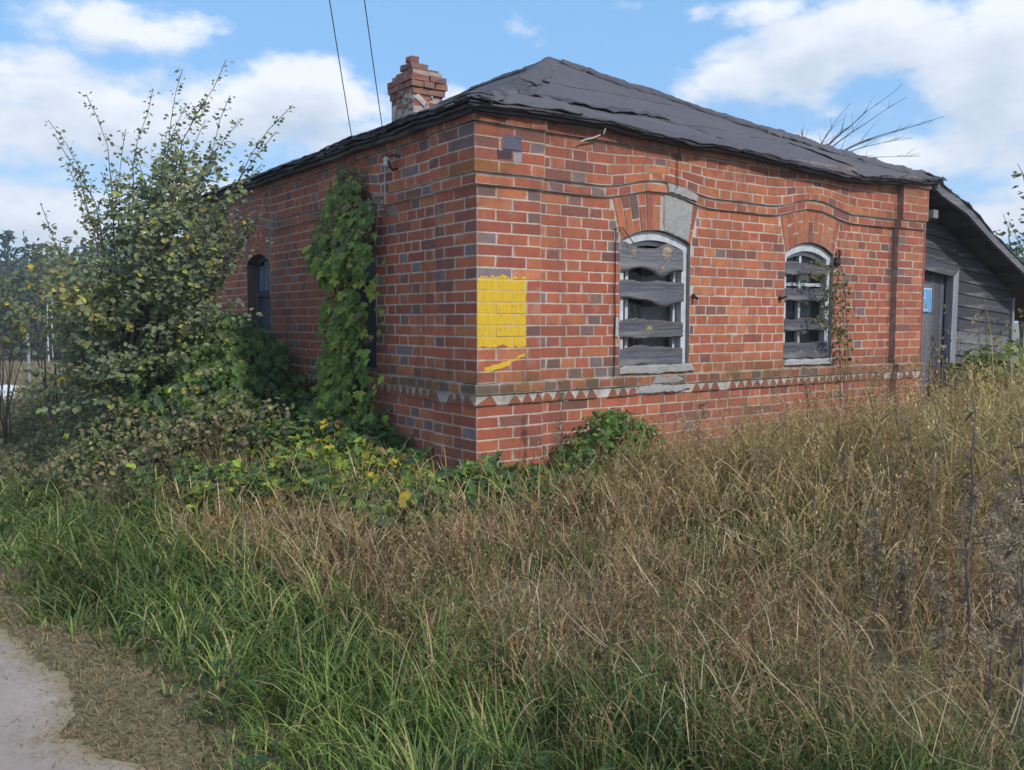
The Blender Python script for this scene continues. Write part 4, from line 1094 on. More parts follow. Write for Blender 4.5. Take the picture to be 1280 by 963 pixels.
def ribbons(B, h, w, az, lean, bend, nseg, c0, c1, tw=None, power=1.4):
    """grass blades as tapering bent strips: returns vertices, quads, tris, colours and tips"""
    n = len(h); d = np.stack([np.cos(az), np.sin(az), np.zeros(n)], 1)
    ta = az+PI/2+(tw if tw is not None else U(-.9, .9, n)); sdv = np.stack([np.cos(ta), np.sin(ta), np.zeros(n)], 1)
    V = np.zeros((n, 2*nseg+1, 3)); C = np.zeros((n, 2*nseg+1, 3)); p = B.copy()
    for k in range(nseg+1):
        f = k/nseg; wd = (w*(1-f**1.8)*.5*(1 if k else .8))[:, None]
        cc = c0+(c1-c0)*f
        if k < nseg:
            V[:, 2*k] = p-sdv*wd; V[:, 2*k+1] = p+sdv*wd; C[:, 2*k] = cc; C[:, 2*k+1] = cc
            th = lean+bend*((k+.5)/nseg)**power
            p = p+(d*np.sin(th)[:, None]+np.array([0, 0, 1.])*np.cos(th)[:, None])*(h/nseg)[:, None]
        else: V[:, 2*k] = p; C[:, 2*k] = cc
    st = (np.arange(n)*(2*nseg+1))[:, None]
    Q = np.concatenate([st+np.array([[2*k, 2*k+1, 2*k+3, 2*k+2]]) for k in range(nseg-1)], 0)
    T = st+np.array([[2*nseg-2, 2*nseg-1, 2*nseg]])
    return V.reshape(-1, 3), Q, T, C.reshape(-1, 3), p, d
class VB:
    def __init__(s): s.V = []; s.Q = []; s.T = []; s.C = []; s.n = 0
    def add(s, V, Q, T, C):
        s.V.append(V); s.C.append(C)
        if Q is not None and len(Q): s.Q.append(Q+s.n)
        if T is not None and len(T): s.T.append(T+s.n)
        s.n += len(V)
    def build(s, name, mat, parent=None, center=True):
        fs = []
        if s.Q: fs.append(np.concatenate(s.Q))
        if s.T: fs.append(np.concatenate(s.T))
        return place(name, np.concatenate(s.V), fs, mat, parent, np.concatenate(s.C), center=center)
# leaf templates (x across, y along, z out of the face)
def tmpl_ovate():
    V = np.array([[0,0,0],[-.30,.28,.05],[-.33,.58,.05],[0,1,-.06],[.33,.58,.05],[.30,.28,.05],[0,.45,-.02]])
    T = np.array([[0,6,1],[1,6,2],[2,6,3],[3,6,4],[4,6,5],[5,6,0]]); return V, T
def tmpl_lobed():
    an = [(-150,.30),(-122,.52),(-95,.34),(-62,.72),(-38,.42),(-22,.60),(0,1.0),(22,.60),(38,.42),(62,.72),(95,.34),(122,.52),(150,.30)]
    V = [[0,.28,-.03]]
    for a, r in an:
        a = math.radians(a); V.append([math.sin(a)*r*.72, .28+math.cos(a)*r*.72, .05*math.sin(a*3)+(-.10 if r > .9 else 0)])
    V.append([0,.02,0]); n = len(an); T = [[0,1+i,2+i] for i in range(n-1)]+[[0,n,n+1],[0,n+1,1]]
    return np.array(V), np.array(T)
def tmpl_narrow():
    V = np.array([[0,0,0],[-.10,.35,.02],[-.08,.7,0],[0,1,-.1],[.08,.7,0],[.10,.35,.02]]); T = np.array([[0,5,1],[1,5,4],[1,4,2],[2,4,3]]); return V, T
def tmpl_diamond():
    V = np.array([[0,0,0],[-.30,.5,.05],[0,1,-.05],[.30,.5,.05]]); T = np.array([[0,3,1],[1,3,2]]); return V, T
OV, LO, NA, DI = tmpl_ovate(), tmpl_lobed(), tmpl_narrow(), tmpl_diamond(); DIN = (DI[0]*np.array([.5, 1, 1]), DI[1])
def frames(nrm, tip):
    nrm = nrm/np.linalg.norm(nrm, axis=1, keepdims=True); y = tip-nrm*(tip*nrm).sum(1, keepdims=True)
    y /= np.linalg.norm(y, axis=1, keepdims=True)+1e-9; x = np.cross(y, nrm); return np.stack([x, y, nrm], 2)
def leaves(vb, tm, P, nrm, tip, size, col):
    V0, T0_ = tm; R = frames(nrm, tip); n = len(P)
    sc = np.stack([size, size, size], 1)[:, None, :]
    V = np.einsum('nij,nkj->nki', R, V0[None]*sc)+P[:, None, :]
    C = np.repeat(col[:, None, :], len(V0), 1)*U(.88, 1.12, (n, 1, 1))
    C[:, 0] *= 1.12
    T = (np.arange(n)*len(V0))[:, None, None]+T0_[None]
    vb.add(V.reshape(-1, 3), None, T.reshape(-1, 3), C.reshape(-1, 3))
def leafset(parent, tm, P, nrm, tip, size, col, name='leaf', k=280, mat=None, stuffname='foliage', score=None):
    """the k largest-looking leaves as parts of their own sharing a few meshes, the rest joined"""
    mat = mat or M_LEAF
    d = np.linalg.norm(P-np.array([CAMX, CAMY, EYE]), axis=1); sc = size/d if score is None else score*size/d
    order = np.argsort(-sc); top, rest = order[:k], order[k:]
    NV = 14
    if len(top):
        cs = col[top]; pick = np.linspace(0, len(top)-1, NV).astype(int); srt = np.argsort(cs.sum(1)+cs[:, 0]*2); cen = cs[srt[pick]]
        mes = []
        for i in range(NV):
            V0 = tm[0].copy(); V0[:, 2] += U(-.05, .05, len(V0)); V0[:, :2] *= U(.92, 1.08, (len(V0), 2))
            me = npmesh(name, V0, [tm[1]], np.tile(cen[i], (len(V0), 1))); me.materials.append(mat); mes.append(me)
        R = frames(nrm[top], tip[top]); pl_ = chain(parent)
        for a, i in enumerate(top):
            j = int(np.argmin(((cen-col[i])**2).sum(1)))
            o = bpy.data.objects.new(name, mes[j]); COL.objects.link(o); o.parent = parent
            M = Matrix([list(map(float, r)) for r in R[a]]).to_4x4()
            o.matrix_local = Matrix.Translation(Vector(P[i])-pl_) @ M @ Matrix.Scale(float(size[i]), 4)
    if len(rest):
        vb = VB(); leaves(vb, tm, P[rest], nrm[rest], tip[rest], size[rest], col[rest]); o = vb.build(stuffname, mat, parent); o['kind'] = 'stuff'
def pal(n, cols, wts, jit=.18):
    cols = np.array(cols); w_ = np.array(wts, float); w_ /= w_.sum(); i = rng.choice(len(cols), n, p=w_)
    return cols[i]*U(1-jit, 1+jit, (n, 1))
def rand_dir(n): v = rng.normal(size=(n, 3)); return v/np.linalg.norm(v, axis=1, keepdims=True)
G1, G2, G3 = (.11, .19, .055), (.155, .25, .06), (.075, .13, .06)
YG, YE, BRN = (.33, .42, .07), (.62, .46, .04), (.20, .13, .07)

# ------------------------------------------------------------------ green grass along the track
def green_keep(x, y):
    e = -2.43-.42*sstv((y+1.3)/1.4)+.12*vnoise(x, y, .8)+.10*vnoise(x, y, 3, 1)
    far = -1.64+.24*vnoise(x, y, 1.1, 2)+.30*np.clip(-y-1.7, 0, 2.4)+.10*np.clip(y, 0, 2)
    p = np.clip((x-e)/.35, 0, 1)*np.clip((far-x)/.35+.5, 0.0, 1)
    return (x > e) & (rng.random(len(x)) < np.maximum(p, .012*(x < 1.0)))
vb = VB()
x, y = pts_in(-3.1, 2.2, -5.3, 7, 290000, green_keep)
f, r = view(x, y); kp = rng.random(len(x)) < np.clip(2.9/f, .25, 1)*.62; x, y, f = x[kp], y[kp], f[kp]
n = len(x); clump = vnoise(x, y, 5, 3); edge = np.clip((x+2.5+.42*sstv((y+1.3)/1.4))/.5, .22, 1)
h = (U(.12, .30, n)+.07*clump)*edge; h = np.clip(h, .04, .6)
az = clump*5+U(-1.2, 1.2, n)+3.4
c = pal(n, [(.12, .185, .045), (.085, .14, .038), (.20, .27, .06), (.34, .35, .11), (.38, .30, .15)], [4, 4, 3, 1.2, .9])*(1+.35*vnoise(x, y, 2, 4))[:, None]
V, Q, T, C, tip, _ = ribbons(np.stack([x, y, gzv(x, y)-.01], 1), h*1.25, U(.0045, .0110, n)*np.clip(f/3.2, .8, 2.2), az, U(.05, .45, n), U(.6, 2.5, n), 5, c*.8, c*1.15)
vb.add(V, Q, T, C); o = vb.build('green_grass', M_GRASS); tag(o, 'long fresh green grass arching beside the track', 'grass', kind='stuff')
print('green', n)

# broad weed leaves among the grass by the track
vb = VB(); x, y = pts_in(-2.35, -1.5, -4.4, 1.5, 1300); cl = vnoise(x, y, 2.4, 6); kp = cl > .15; x, y = x[kp], y[kp]; n = len(x)
az = U(0, 2*PI, n); P = np.stack([x, y, gzv(x, y)+U(.02, .14, n)], 1); tipd = np.stack([np.cos(az), np.sin(az), U(-.2, .7, n)], 1)
leaves(vb, OV, P, np.stack([-.3*np.cos(az), -.3*np.sin(az), np.ones(n)], 1)+.25*rand_dir(n), tipd, U(.03, .065, n), pal(n, [(.055, .11, .04), (.08, .14, .06), (.035, .08, .03)], [3, 2, 2]))
o = vb.build('low_weeds', M_LEAF); tag(o, 'low broad leaved weeds in the green verge', 'weeds', kind='stuff')

# short worn grass at the edge of the track
vb = VB()
x, y = pts_in(-3.3, -1.9, -5.2, 8, 150000, lambda x, y: (x > np.interp(y, ys, [redge(q_) for q_ in ys])-.22*rng.random(len(x))**2.5+.02*vnoise(x, y, 8, 7)) & (rng.random(len(x)) < np.clip((-1.95-.35*sstv((y+1.3)/1.4)-x)/.3, 0, 1)))
f, r = view(x, y); kp = rng.random(len(x)) < np.clip(3.2/f, .2, 1)*.8; x, y, f = x[kp], y[kp], f[kp]; n = len(x)
c = pal(n, [(.34, .25, .13), (.42, .33, .18), (.24, .17, .085), (.17, .18, .07)], [4, 3, 3, 2])
V, Q, T, C, tip, _ = ribbons(np.stack([x, y, gzv(x, y)], 1), U(.015, .055, n), U(.002, .005, n)*np.clip(f/3.2, .8, 2.2), U(0, 6.3, n), U(.6, 1.4, n), U(0, .8, n), 3, c*.85, c*1.1)
vb.add(V, Q, T, C); o = vb.build('worn_grass', M_DRY); tag(o, 'short trampled straw coloured grass at the track edge', 'grass', kind='stuff')
vb = VB(); x, y = pts_in(-2.6, -1.6, -4.3, 2, 90); n = len(x); az = U(0, 6.3, n)
leaves(vb, OV, np.stack([x, y, gzv(x, y)+.012], 1), np.stack([U(-.3, .3, n), U(-.3, .3, n), np.ones(n)], 1), np.stack([np.cos(az), np.sin(az), np.zeros(n)], 1), U(.03, .07, n), pal(n, [(.30, .21, .12), (.20, .12, .07), (.36, .30, .20)], [2, 2, 1]))
o = vb.build('fallen_leaves', M_LEAF); tag(o, 'dry fallen leaves scattered on the verge', 'leaves', kind='stuff')

# ------------------------------------------------------------------ dry grass
def in_house(x, y): return (x > -.06) & (y > -.10) & (x < 5.3)
def hgt(x, y):
    """how tall the dry stand is"""
    h = .25+.50*sstv((x+.6)/2.6)*np.clip(sstv((-y-.1)/1.8)+.12, 0, 1)+.05*vnoise(x, y, .7, 8)
    h = np.where(x > 5.0, h+.12*sstv(x-5), h)
    return h
def dry_keep(x, y):
    lo = -1.80+.22*vnoise(x, y, 1.2, 9)+.24*np.clip(-y-1.7, 0, 2.4)
    ok = (x > lo) & ~in_house(x, y)
    vine = (x < .75) & (x > -1.15) & (y > -.85-.25*vnoise(x, y, 1.5, 3)+np.clip(x, 0, 1)*.5)
    left = (x < -.05) & (y > .1+.6*np.clip(-x-.9, 0, 1))
    ok &= ~(vine & (rng.random(len(x)) < .96))
    ok &= ~(left & (rng.random(len(x)) < .75))
    return ok
DC = [(.54, .39, .17), (.42, .30, .135), (.74, .60, .36), (.26, .17, .085), (.47, .37, .13), (.15, .10, .065), (.24, .25, .08)]
def dryset(vb, x, y, kind):
    f, r = view(x, y); n = len(x); H = hgt(x, y); lf = np.clip(f/3., .75, 3.4); cl = vnoise(x, y, 1.6, 10)
    B = np.stack([x, y, gzv(x, y)-.01], 1); patch = vnoise(x, y, .55, 12)
    wts = np.array([4, 3, 2.2, 2.2, 2.6, 1.3, 2.2])
    c = pal(n, DC, wts)
    pur = np.clip(.75-x*.40+.5*patch, 0, 1)[:, None]*.62          # reddish brown stands nearer the corner
    c = c*(1-pur)+np.array([.27, .17, .105])*U(.7, 1.4, (n, 1))*pur
    gr = np.clip(vnoise(x, y, 1.1, 14)*1.6-.35+.12*x, 0, 1)[:, None]*.45; c = c*(1-gr)+np.array([.27, .26, .09])*U(.7, 1.3, (n, 1))*gr
    az = cl*4+U(-1.6, 1.6, n)
    if kind == 'stalk':
        h = H*U(.70, 1.35, n)*np.where(rng.random(n) < .06, 1.4, 1); V, Q, T, C, tip, d = ribbons(B, h, U(.0018, .0034, n)*lf, az, U(-.05, .35, n)+np.where(rng.random(n) < .12, U(.2, .9, n), 0), U(0, .75, n), 5, c*.85, c*1.1, power=2.5)
        vb.add(V, Q, T, C)
        # ears and panicles
        k = 8; kp = rng.random(n) < .62; t_, dd, cc, L = tip[kp], d[kp], c[kp], lf[kp]; m = len(t_)
        for j in range(k):
            off = rand_dir(m)*U(.003, .014, (m, 1))*L[:, None]**.5; back = U(0, .11, m)[:, None]
            P = t_-np.array([0, 0, 1.])*back*.92-dd*back*.35+off
            leaves(vb, DIN, P, rand_dir(m), dd*.6+np.array([0, 0, 1.])+.55*rand_dir(m), U(.009, .022, m)*L**.7, cc*U(.9, 1.35, (m, 1))+.01)
    elif kind == 'leaf':
        h = H*U(.3, .85, n); V, Q, T, C, tip, d = ribbons(B+np.stack([np.zeros(n), np.zeros(n), H*U(0, .55, n)], 1), h, U(.004, .0105, n)*lf, az+U(-1.5, 1.5, n), U(.1, .8, n), U(.6, 2.6, n), 5, c*.9, c*1.2)
        vb.add(V, Q, T, C)
    else:
        h = H*U(.10, .25, n); V, Q, T, C, tip, d = ribbons(B+np.stack([np.zeros(n), np.zeros(n), H*U(.15, .95, n)], 1), h, U(.003, .006, n)*lf, az+U(-3, 3, n), U(.4, 1.7, n), U(-.8, 1.8, n), 3, c, c*1.25)
        vb.add(V, Q, T, C)
vb = VB()
for kind, cnt, mul in (('stalk', 230000, .42), ('leaf', 300000, .6), ('bit', 240000, .5)):
    x, y = pts_in(-1.9, 12, -5.6, 7.5, cnt, dry_keep, mar=1.75, near=1.3); f, r = view(x, y)
    kp = rng.random(len(x)) < np.clip(3.6/f, .16, 1)**1.1*mul*(1.5 if kind != 'x' else 1); x, y = x[kp], y[kp]
    kp2 = rng.random(len(x)) < np.clip(.62+.9*vnoise(x, y, 4.5, 41)+.3*vnoise(x, y, 11, 42), .12, 1); x, y = x[kp2], y[kp2]
    print(kind, len(x)); dryset(vb, x, y, kind)
o = vb.build('dry_grass', M_DRY); tag(o, 'tall dry straw coloured grass and seed heads in front of the house', 'dry grass', kind='stuff')
# long pale straws lying across and a few rust brown seed clusters
vb = VB(); x, y = pts_in(-1.7, 8, -5.2, 0, 9000, dry_keep); f, r = view(x, y); kp = rng.random(len(x)) < np.clip(3/f, .2, 1)*.6; x, y = x[kp], y[kp]; n = len(x); H = hgt(x, y)
c = pal(n, [(.72, .62, .42), (.58, .47, .29), (.42, .31, .19)], [3, 3, 2])
V, Q, T, C, tip, d = ribbons(np.stack([x, y, gzv(x, y)+H*U(.25, .9, n)], 1), U(.12, .36, n), U(.002, .0045, n), U(0, 6.3, n), U(.5, 1.5, n), U(-.9, 1.6, n), 6, c, c*1.05); vb.add(V, Q, T, C)
x, y = pts_in(-1.75, 6, -4.6, -.2, 2600, lambda x, y: dry_keep(x, y) & (vnoise(x, y, 1.3, 51) > .12)); n = len(x); H = hgt(x, y); c = pal(n, [(.26, .13, .075), (.33, .19, .11), (.19, .10, .07)], [3, 2, 2])
V, Q, T, C, tip, d = ribbons(np.stack([x, y, gzv(x, y)], 1), H*U(.9, 1.3, n), U(.004, .006, n), U(0, 6.3, n), U(0, .3, n), U(0, .3, n), 4, c*.8, c); vb.add(V, Q, T, C)
for j in range(16):
    P = tip-np.array([0, 0, 1.])*U(0, .13, n)[:, None]+rand_dir(n)*U(.004, .018, n)[:, None]; leaves(vb, DIN, P, rand_dir(n), rand_dir(n)+np.array([0, 0, .5]), U(.010, .022, n), c*U(.8, 1.5, (n, 1)))
o = vb.build('fallen_straw', M_DRY); tag(o, 'pale bent straws and rust brown seed clusters among the dry grass', 'straw', kind='stuff')
# green undergrowth inside the dry stand
vb = VB(); x, y = pts_in(-1.5, 9, -5.2, 0, 60000, dry_keep, mar=1.6); f, r = view(x, y); kp = (rng.random(len(x)) < np.clip(3/f, .2, 1)*np.clip(.35+1.3*vnoise(x, y, 1.6, 20)+.5*np.clip(-y-2.2, 0, 1), .05, 1)); x, y = x[kp], y[kp]; n = len(x); f, r = view(x, y)
c = pal(n, [(.11, .17, .05), (.15, .21, .055), (.22, .24, .08)], [3, 3, 2]); H = hgt(x, y)
V, Q, T, C, tip, _ = ribbons(np.stack([x, y, gzv(x, y)], 1), H*U(.4, .95, n), U(.004, .009, n)*np.clip(f/3., .8, 3), U(0, 6.3, n), U(.05, .5, n), U(.3, 1.8, n), 5, c*.8, c*1.15)
vb.add(V, Q, T, C); o = vb.build('undergrowth', M_GRASS); tag(o, 'green blades growing up through the dry grass', 'grass', kind='stuff')

# ------------------------------------------------------------------ creeping vine on the ground round the corner
def mound(x, y):
    """height of the leafy mass above the ground"""
    wl = np.exp(-(x/.55)**2)*(y > -.3)
    return .17+.38*np.clip(wl, 0, 1)*np.clip((y-.1)/1.2, .08, 1)+.06*vnoise(x, y, 2.2, 15)+.16*np.clip((y-1.5)/1.5, 0, 1)
def vine_keep(x, y):
    a = (x > -1.20+.3*vnoise(x, y, 1.5, 16)-.28*np.clip(y, 0, 2.2)) & (x < -.03) & (y > -.75+.2*vnoise(x, y, 2, 17)-.1)
    b = (x >= -.03) & (x < .95) & (y < -.05) & (y > -.85+.6*x+.2*vnoise(x, y, 2, 18))
    return (a | b)
x, y = pts_in(-2.1, 1.2, -1.2, 4.2, 36000, vine_keep, mar=1.4); n = len(x)
yel = np.exp(-(((x+.55)/.45)**2+((y-.75)/.8)**2))
zz = gzv(x, y)+(mound(x, y)+.11*np.clip(vnoise(x, y, 4.2, 46)+.5*vnoise(x, y, 9, 47), -.7, 1.2))*np.sqrt(U(.08, 1, n))+.02
c = pal(n, [G1, G2, G3, (.11, .17, .03), YG, YE, BRN], [3, 3, 3, 3, 1., .15, 1.1], .3)*(1+.35*vnoise(x, y, 2.6, 44))[:, None]
mk = rng.random(n) < yel*.30*(1+vnoise(x, y, 3, 45)); c[mk] = pal(int(mk.sum()), [YG, (.33, .32, .03), YE], [3, 3, 1.2])
nr = np.stack([U(-.8, .2, n), U(-.95, .2, n), np.ones(n)], 1)+.75*rand_dir(n); tp = rand_dir(n)+np.array([-.5, -.6, -.55])
vb = VB(); leaves(vb, LO, np.stack([x, y, zz], 1), nr, tp, (.028+.095*U(0, 1, n)**1.7), c)
k = 900; xs_, ys_ = x[:k], y[:k]; V, Q, T, C, _, _ = ribbons(np.stack([xs_, ys_, gzv(xs_, ys_)], 1), mound(xs_, ys_)*1.6, np.full(k, .006), U(0, 6.3, k), U(.2, .8, k), U(0, 1.2, k), 4, np.tile((.14, .12, .05), (k, 1)), np.tile((.12, .14, .05), (k, 1))); vb.add(V, Q, T, C)
o = vb.build('creeping_vine', M_LEAF); tag(o, 'green and yellow lobed vine leaves covering the ground at the house corner', 'ground cover', kind='stuff')
# straw poking through it
vb = VB(); x, y = pts_in(-1.9, .9, -1.1, 6.5, 12000, lambda x, y: ~in_house(x, y) & (x < .9)); n = len(x); c = pal(n, DC, [3, 3, 3, 3, 2, 2, 2])
V, Q, T, C, _, _ = ribbons(np.stack([x, y, gzv(x, y)+U(0, .15, n)], 1), U(.10, .32, n), U(.003, .006, n)*1.5, U(0, 6.3, n), U(.1, 1., n), U(0, 1.8, n), 4, c*.9, c*1.15)
kp_c = C; vb.add(V, Q, T, C); o = vb.build('straw', M_DRY); tag(o, 'thin dead stalks poking up through the leafy ground cover', 'straw', kind='stuff')

# ------------------------------------------------------------------ climbing vine on the left wall
VINE = thing('climbing_vine', 'leafy green vine climbing the left brick wall from the ground to the eave', 'vine', (-.12, 1.85, .3))
n = 2700
zv = .35+U(0, 1, n)**.92*2.38
cy_ = 1.68+.06*np.sin(zv*3); hw_ = np.interp(zv, [.3, .9, 1.3, 1.7, 2.1, 2.4, 2.6, 2.75], [.80, .56, .42, .48, .62, .52, .34, .12])
side_ = rng.normal(size=n)*.42; side_ = np.clip(side_, -1.05, 1.05)
yv = cy_+side_*hw_+.05*np.array([mnoise.noise(Vector((z_*6, s_, 0))) for z_, s_ in zip(zv, side_)])
hw_ = hw_*(1+.35*np.array([mnoise.noise(Vector((z_*3.1, 7 if s_ > 0 else 3, 0))) for z_, s_ in zip(zv, side_)])); yv = cy_+side_*hw_+.05*np.array([mnoise.noise(Vector((z_*6, s_, 0))) for z_, s_ in zip(zv, side_)])
dep = np.sqrt(np.clip(1-(side_/1.15)**2, .03, 1))*np.interp(zv, [.3, 1, 2, 2.7], [.42, .24, .26, .10])
xv = -.05-dep*np.sqrt(U(.02, 1, n))
hole = np.array([mnoise.noise(Vector((a*3.2, b*3.2, 4))) for a, b in zip(yv, zv)]) < -.10
kp = ~(hole & (rng.random(n) < .8)); xv, yv, zv = xv[kp], yv[kp], zv[kp]; n = len(xv)
c = pal(n, [G1, G2, (.22, .32, .06), YG, (.42, .46, .07), BRN, (.36, .24, .12)], [2.2, 3.2, 3.6, 3.4, 1.2, .35, .25])
tpc = (zv > 2.1) & (rng.random(n) < .45); c[tpc] = pal(int(tpc.sum()), [(.15, .17, .07), BRN, (.22, .21, .09), (.3, .26, .12)], [3, 1.5, 2, 1])
leafset(VINE, LO, np.stack([xv, yv, zv], 1), np.array([-.75, -.6, .55])+.45*rand_dir(n), np.array([-.25, -.1, -1.])+.5*rand_dir(n), (.04+.10*U(0, 1, n)**1.5), c, k=285, score=np.where(xv < -.14, 1., .4))
for j in range(6):
    m = MB(); y0 = 1.62+j*.07; pts = [(-.06-.05*abs(math.sin(z_*2+j)), y0+.06*mnoise.noise(Vector((z_*2, j, 0)))+(z_-1.2)*.03*(j-2), z_) for z_ in np.linspace(.28, 2.3+.07*j, 16)]
    m.tube(pts, [.011-.006*i/15 for i in range(16)], 5, (.12, .085, .06)); m.build('stem', M_BARK, VINE)

# ------------------------------------------------------------------ shrubs
def curve_branch(p0, p1, up, n=9, wob=.03, seed=0):
    p0, p1 = Vector(p0), Vector(p1); mid = p0.lerp(p1, .45)+Vector((0, 0, 0)); L = (p1-p0).length
    ctrl = p0+Vector((0, 0, 1))*L*up+(p1-p0)*.25; pts = []
    for i in range(n):
        t_ = i/(n-1); p = p0*(1-t_)**2+ctrl*2*t_*(1-t_)+p1*t_*t_
        p += Vector((mnoise.noise(Vector((t_*4, seed, 0))), mnoise.noise(Vector((t_*4, seed, 5))), 0))*wob*L*.5*t_
        pts.append(p)
    return pts
def sample(pts, t_):
    f = t_*(len(pts)-1); i = min(int(f), len(pts)-2); return pts[i].lerp(pts[i+1], f-i), (pts[i+1]-pts[i]).normalized()
# tall shrub with long shoots
SH = Vector((-1.35, 3.35, 0)); SH.z = gz(SH.x, SH.y)
SHRUB = thing('tall_shrub', 'tall loose shrub with upright leafy shoots standing left of the house', 'shrub', SH)
tips = [(60,150,7.6), (107,118,7.6), (190,112,7.9), (243,88,7.7), (273,74,7.8), (372,136,7.6), (50,255,7.4), (300,150,7.8), (165,190,7.9), (215,165,7.7), (328,205,7.8), (130,215,7.7), (262,150,8.), (100,250,7.3), (285,118,7.8),
        (90,205,7.5), (75,170,7.7), (235,200,7.5), (180,250,7.3), (305,235,7.7), (345,165,7.7), (335,250,7.5), (322,285,7.6), (295,270,7.5), (262,235,7.6), (350,300,7.7), (30,330,7.4), (225,130,7.8), (150,160,7.8)]
P_, Nn, Tt, Ss = [], [], [], []
def shoot(pts, t0, dens, s0, s1, spread=.05):
    L = sum((pts[i+1]-pts[i]).length for i in range(len(pts)-1)); n_ = int(L*(1-t0)*dens)
    for k in range(n_):
        t_ = t0+(1-t0)*random.random(); p, d = sample(pts, t_); a = random.random()*2*PI
        o = Vector((math.cos(a), math.sin(a), .15)); P_.append(p+o*random.uniform(.004, spread)); Tt.append(o+Vector((0, 0, -.5))+d*.5+Vector(rand_dir(1)[0])*.5); Nn.append(Vector(rand_dir(1)[0])*.7+Vector((-.3, -.4, .6))); Ss.append(random.uniform(s0, s1)*(1-.25*t_))
for i, (px, py, Y) in enumerate(tips):
    tp = at(px, py, Y); base = SH+Vector((random.uniform(-.25, .25), random.uniform(-.3, .3), .0))
    pts = curve_branch(base, tp, .34, 14, .10, i*3.1)
    m = MB(); m.tube(pts, [max(.003, .022*(1-k/13)**1.1) for k in range(14)], 5, (.16, .13, .115)); m.build('branch', M_BARK, SHRUB)
    shoot(pts, .42, 62, .034, .056, .045)
    for k in range(9):
        t_ = random.uniform(.30, .88); p, d = sample(pts, t_); q = p+(d*.5+Vector((random.uniform(-1, 1), random.uniform(-1, 1), random.uniform(.0, .8)))*.9).normalized()*random.uniform(.15, .5)*(1.15-t_)
        tw_ = curve_branch(p, q, .12, 6, .1, i+k); m = MB(); m.tube(tw_, [.005, .0045, .004, .003, .0025, .002], 4, (.15, .12, .11)); m.build('twig', M_BARK, SHRUB); shoot(tw_, .1, 95, .036, .058, .05)
# body of the shrub: clouds of twigs
for k in range(560):
    u = random.random(); px = random.gauss(205, 62); py = random.uniform(190, 560)
    wdt = np.interp(py, [190, 260, 330, 420, 560], [60, 95, 130, 135, 100]); cx_ = np.interp(py, [190, 300, 420, 560], [235, 200, 175, 170])
    px = cx_+random.uniform(-1, 1)*wdt*random.random()**.4; Y = random.uniform(7.1, 8.2)
    if mnoise.noise(Vector((px*.018, py*.018, 3))) < -.26 or (py < 340 and random.random() < .45): continue
    p = at(px, py, Y)
    if p.x > -.1 and p.y > -.1: p.x = -.12
    d = (p-(SH+Vector((0, 0, .5)))).normalized(); tw_ = curve_branch(p-d*.18, p+d*.16+Vector((0, 0, -.03)), .1, 5, .1, k); m_ = len(P_); shoot(tw_, 0, 80, .045, .082, .09)
P = np.array(P_); n = len(P); print('shrub leaves', n)
c = pal(n, [(.17, .21, .115), (.22, .26, .14), (.12, .155, .09), (.28, .30, .13), YG, YE, (.36, .25, .10)], [4, 4, 3.5, 1.6, .7, .25, .3])
yy = np.array([mnoise.noise(Vector(p)*2.1) for p in P]) > .33; c[yy & (rng.random(n) < .5)] *= np.array([1.9, 1.5, 1.0])
leafset(SHRUB, OV, P, np.array(Nn), np.array(Tt), np.array(Ss), c, k=285)
# small sprigs over the wall by the window
# dark leafy bush against the left wall
DB = thing('leafy_bush', 'dense dark green lobed leaf bush against the left wall below the shuttered window', 'bush', (-.6, 3.6, .3))
n = 5200; u = rand_dir(n); rr = U(.55, 1, n)**.5
P = np.array([-.55, 3.75, .95])+u*rr[:, None]*np.array([.58, 1.15, .66])
P2 = np.array([-1.0, 3.0, .75])+rand_dir(n)*(U(.4, 1, n)**.5)[:, None]*np.array([.6, .85, .58]); sel = rng.random(n) < .32; P[sel] = P2[sel]
P[:, 2] += .07*np.array([mnoise.noise(Vector(p)*3) for p in P]); P = P[(P[:, 0] < -.05) & (P[:, 2] > .3)]; n = len(P)
c = pal(n, [G1, G3, G2, (.10, .15, .035), YG, YE], [4, 3, 3, 1.5, .7, .2]); cen = np.array([-.5, 3.8, .8]); out = P-cen; out /= np.linalg.norm(out, axis=1, keepdims=True)
vis = (out@np.array([-.55, -.8, .3]) > -.1)*1.+.2
leafset(DB, LO, P, out+.5*rand_dir(n)+np.array([-.3, -.3, .3]), out*.5+np.array([0, 0, -.9])+.4*rand_dir(n), U(.06, .12, n), c, k=285, score=vis)
for j in range(7):
    m = MB(); a = random.uniform(0, 6.3); b = Vector((-.6+.2*math.cos(a), 3.55+.3*math.sin(a), .28)); m.tube(curve_branch(b, Vector((-.6+.4*math.cos(a), 3.6+.8*math.sin(a), random.uniform(1.1, 1.5))), .2, 8, .1, j), [.012-.001*k for k in range(8)], 5, (.10, .08, .06)); m.build('stem', M_BARK, DB)
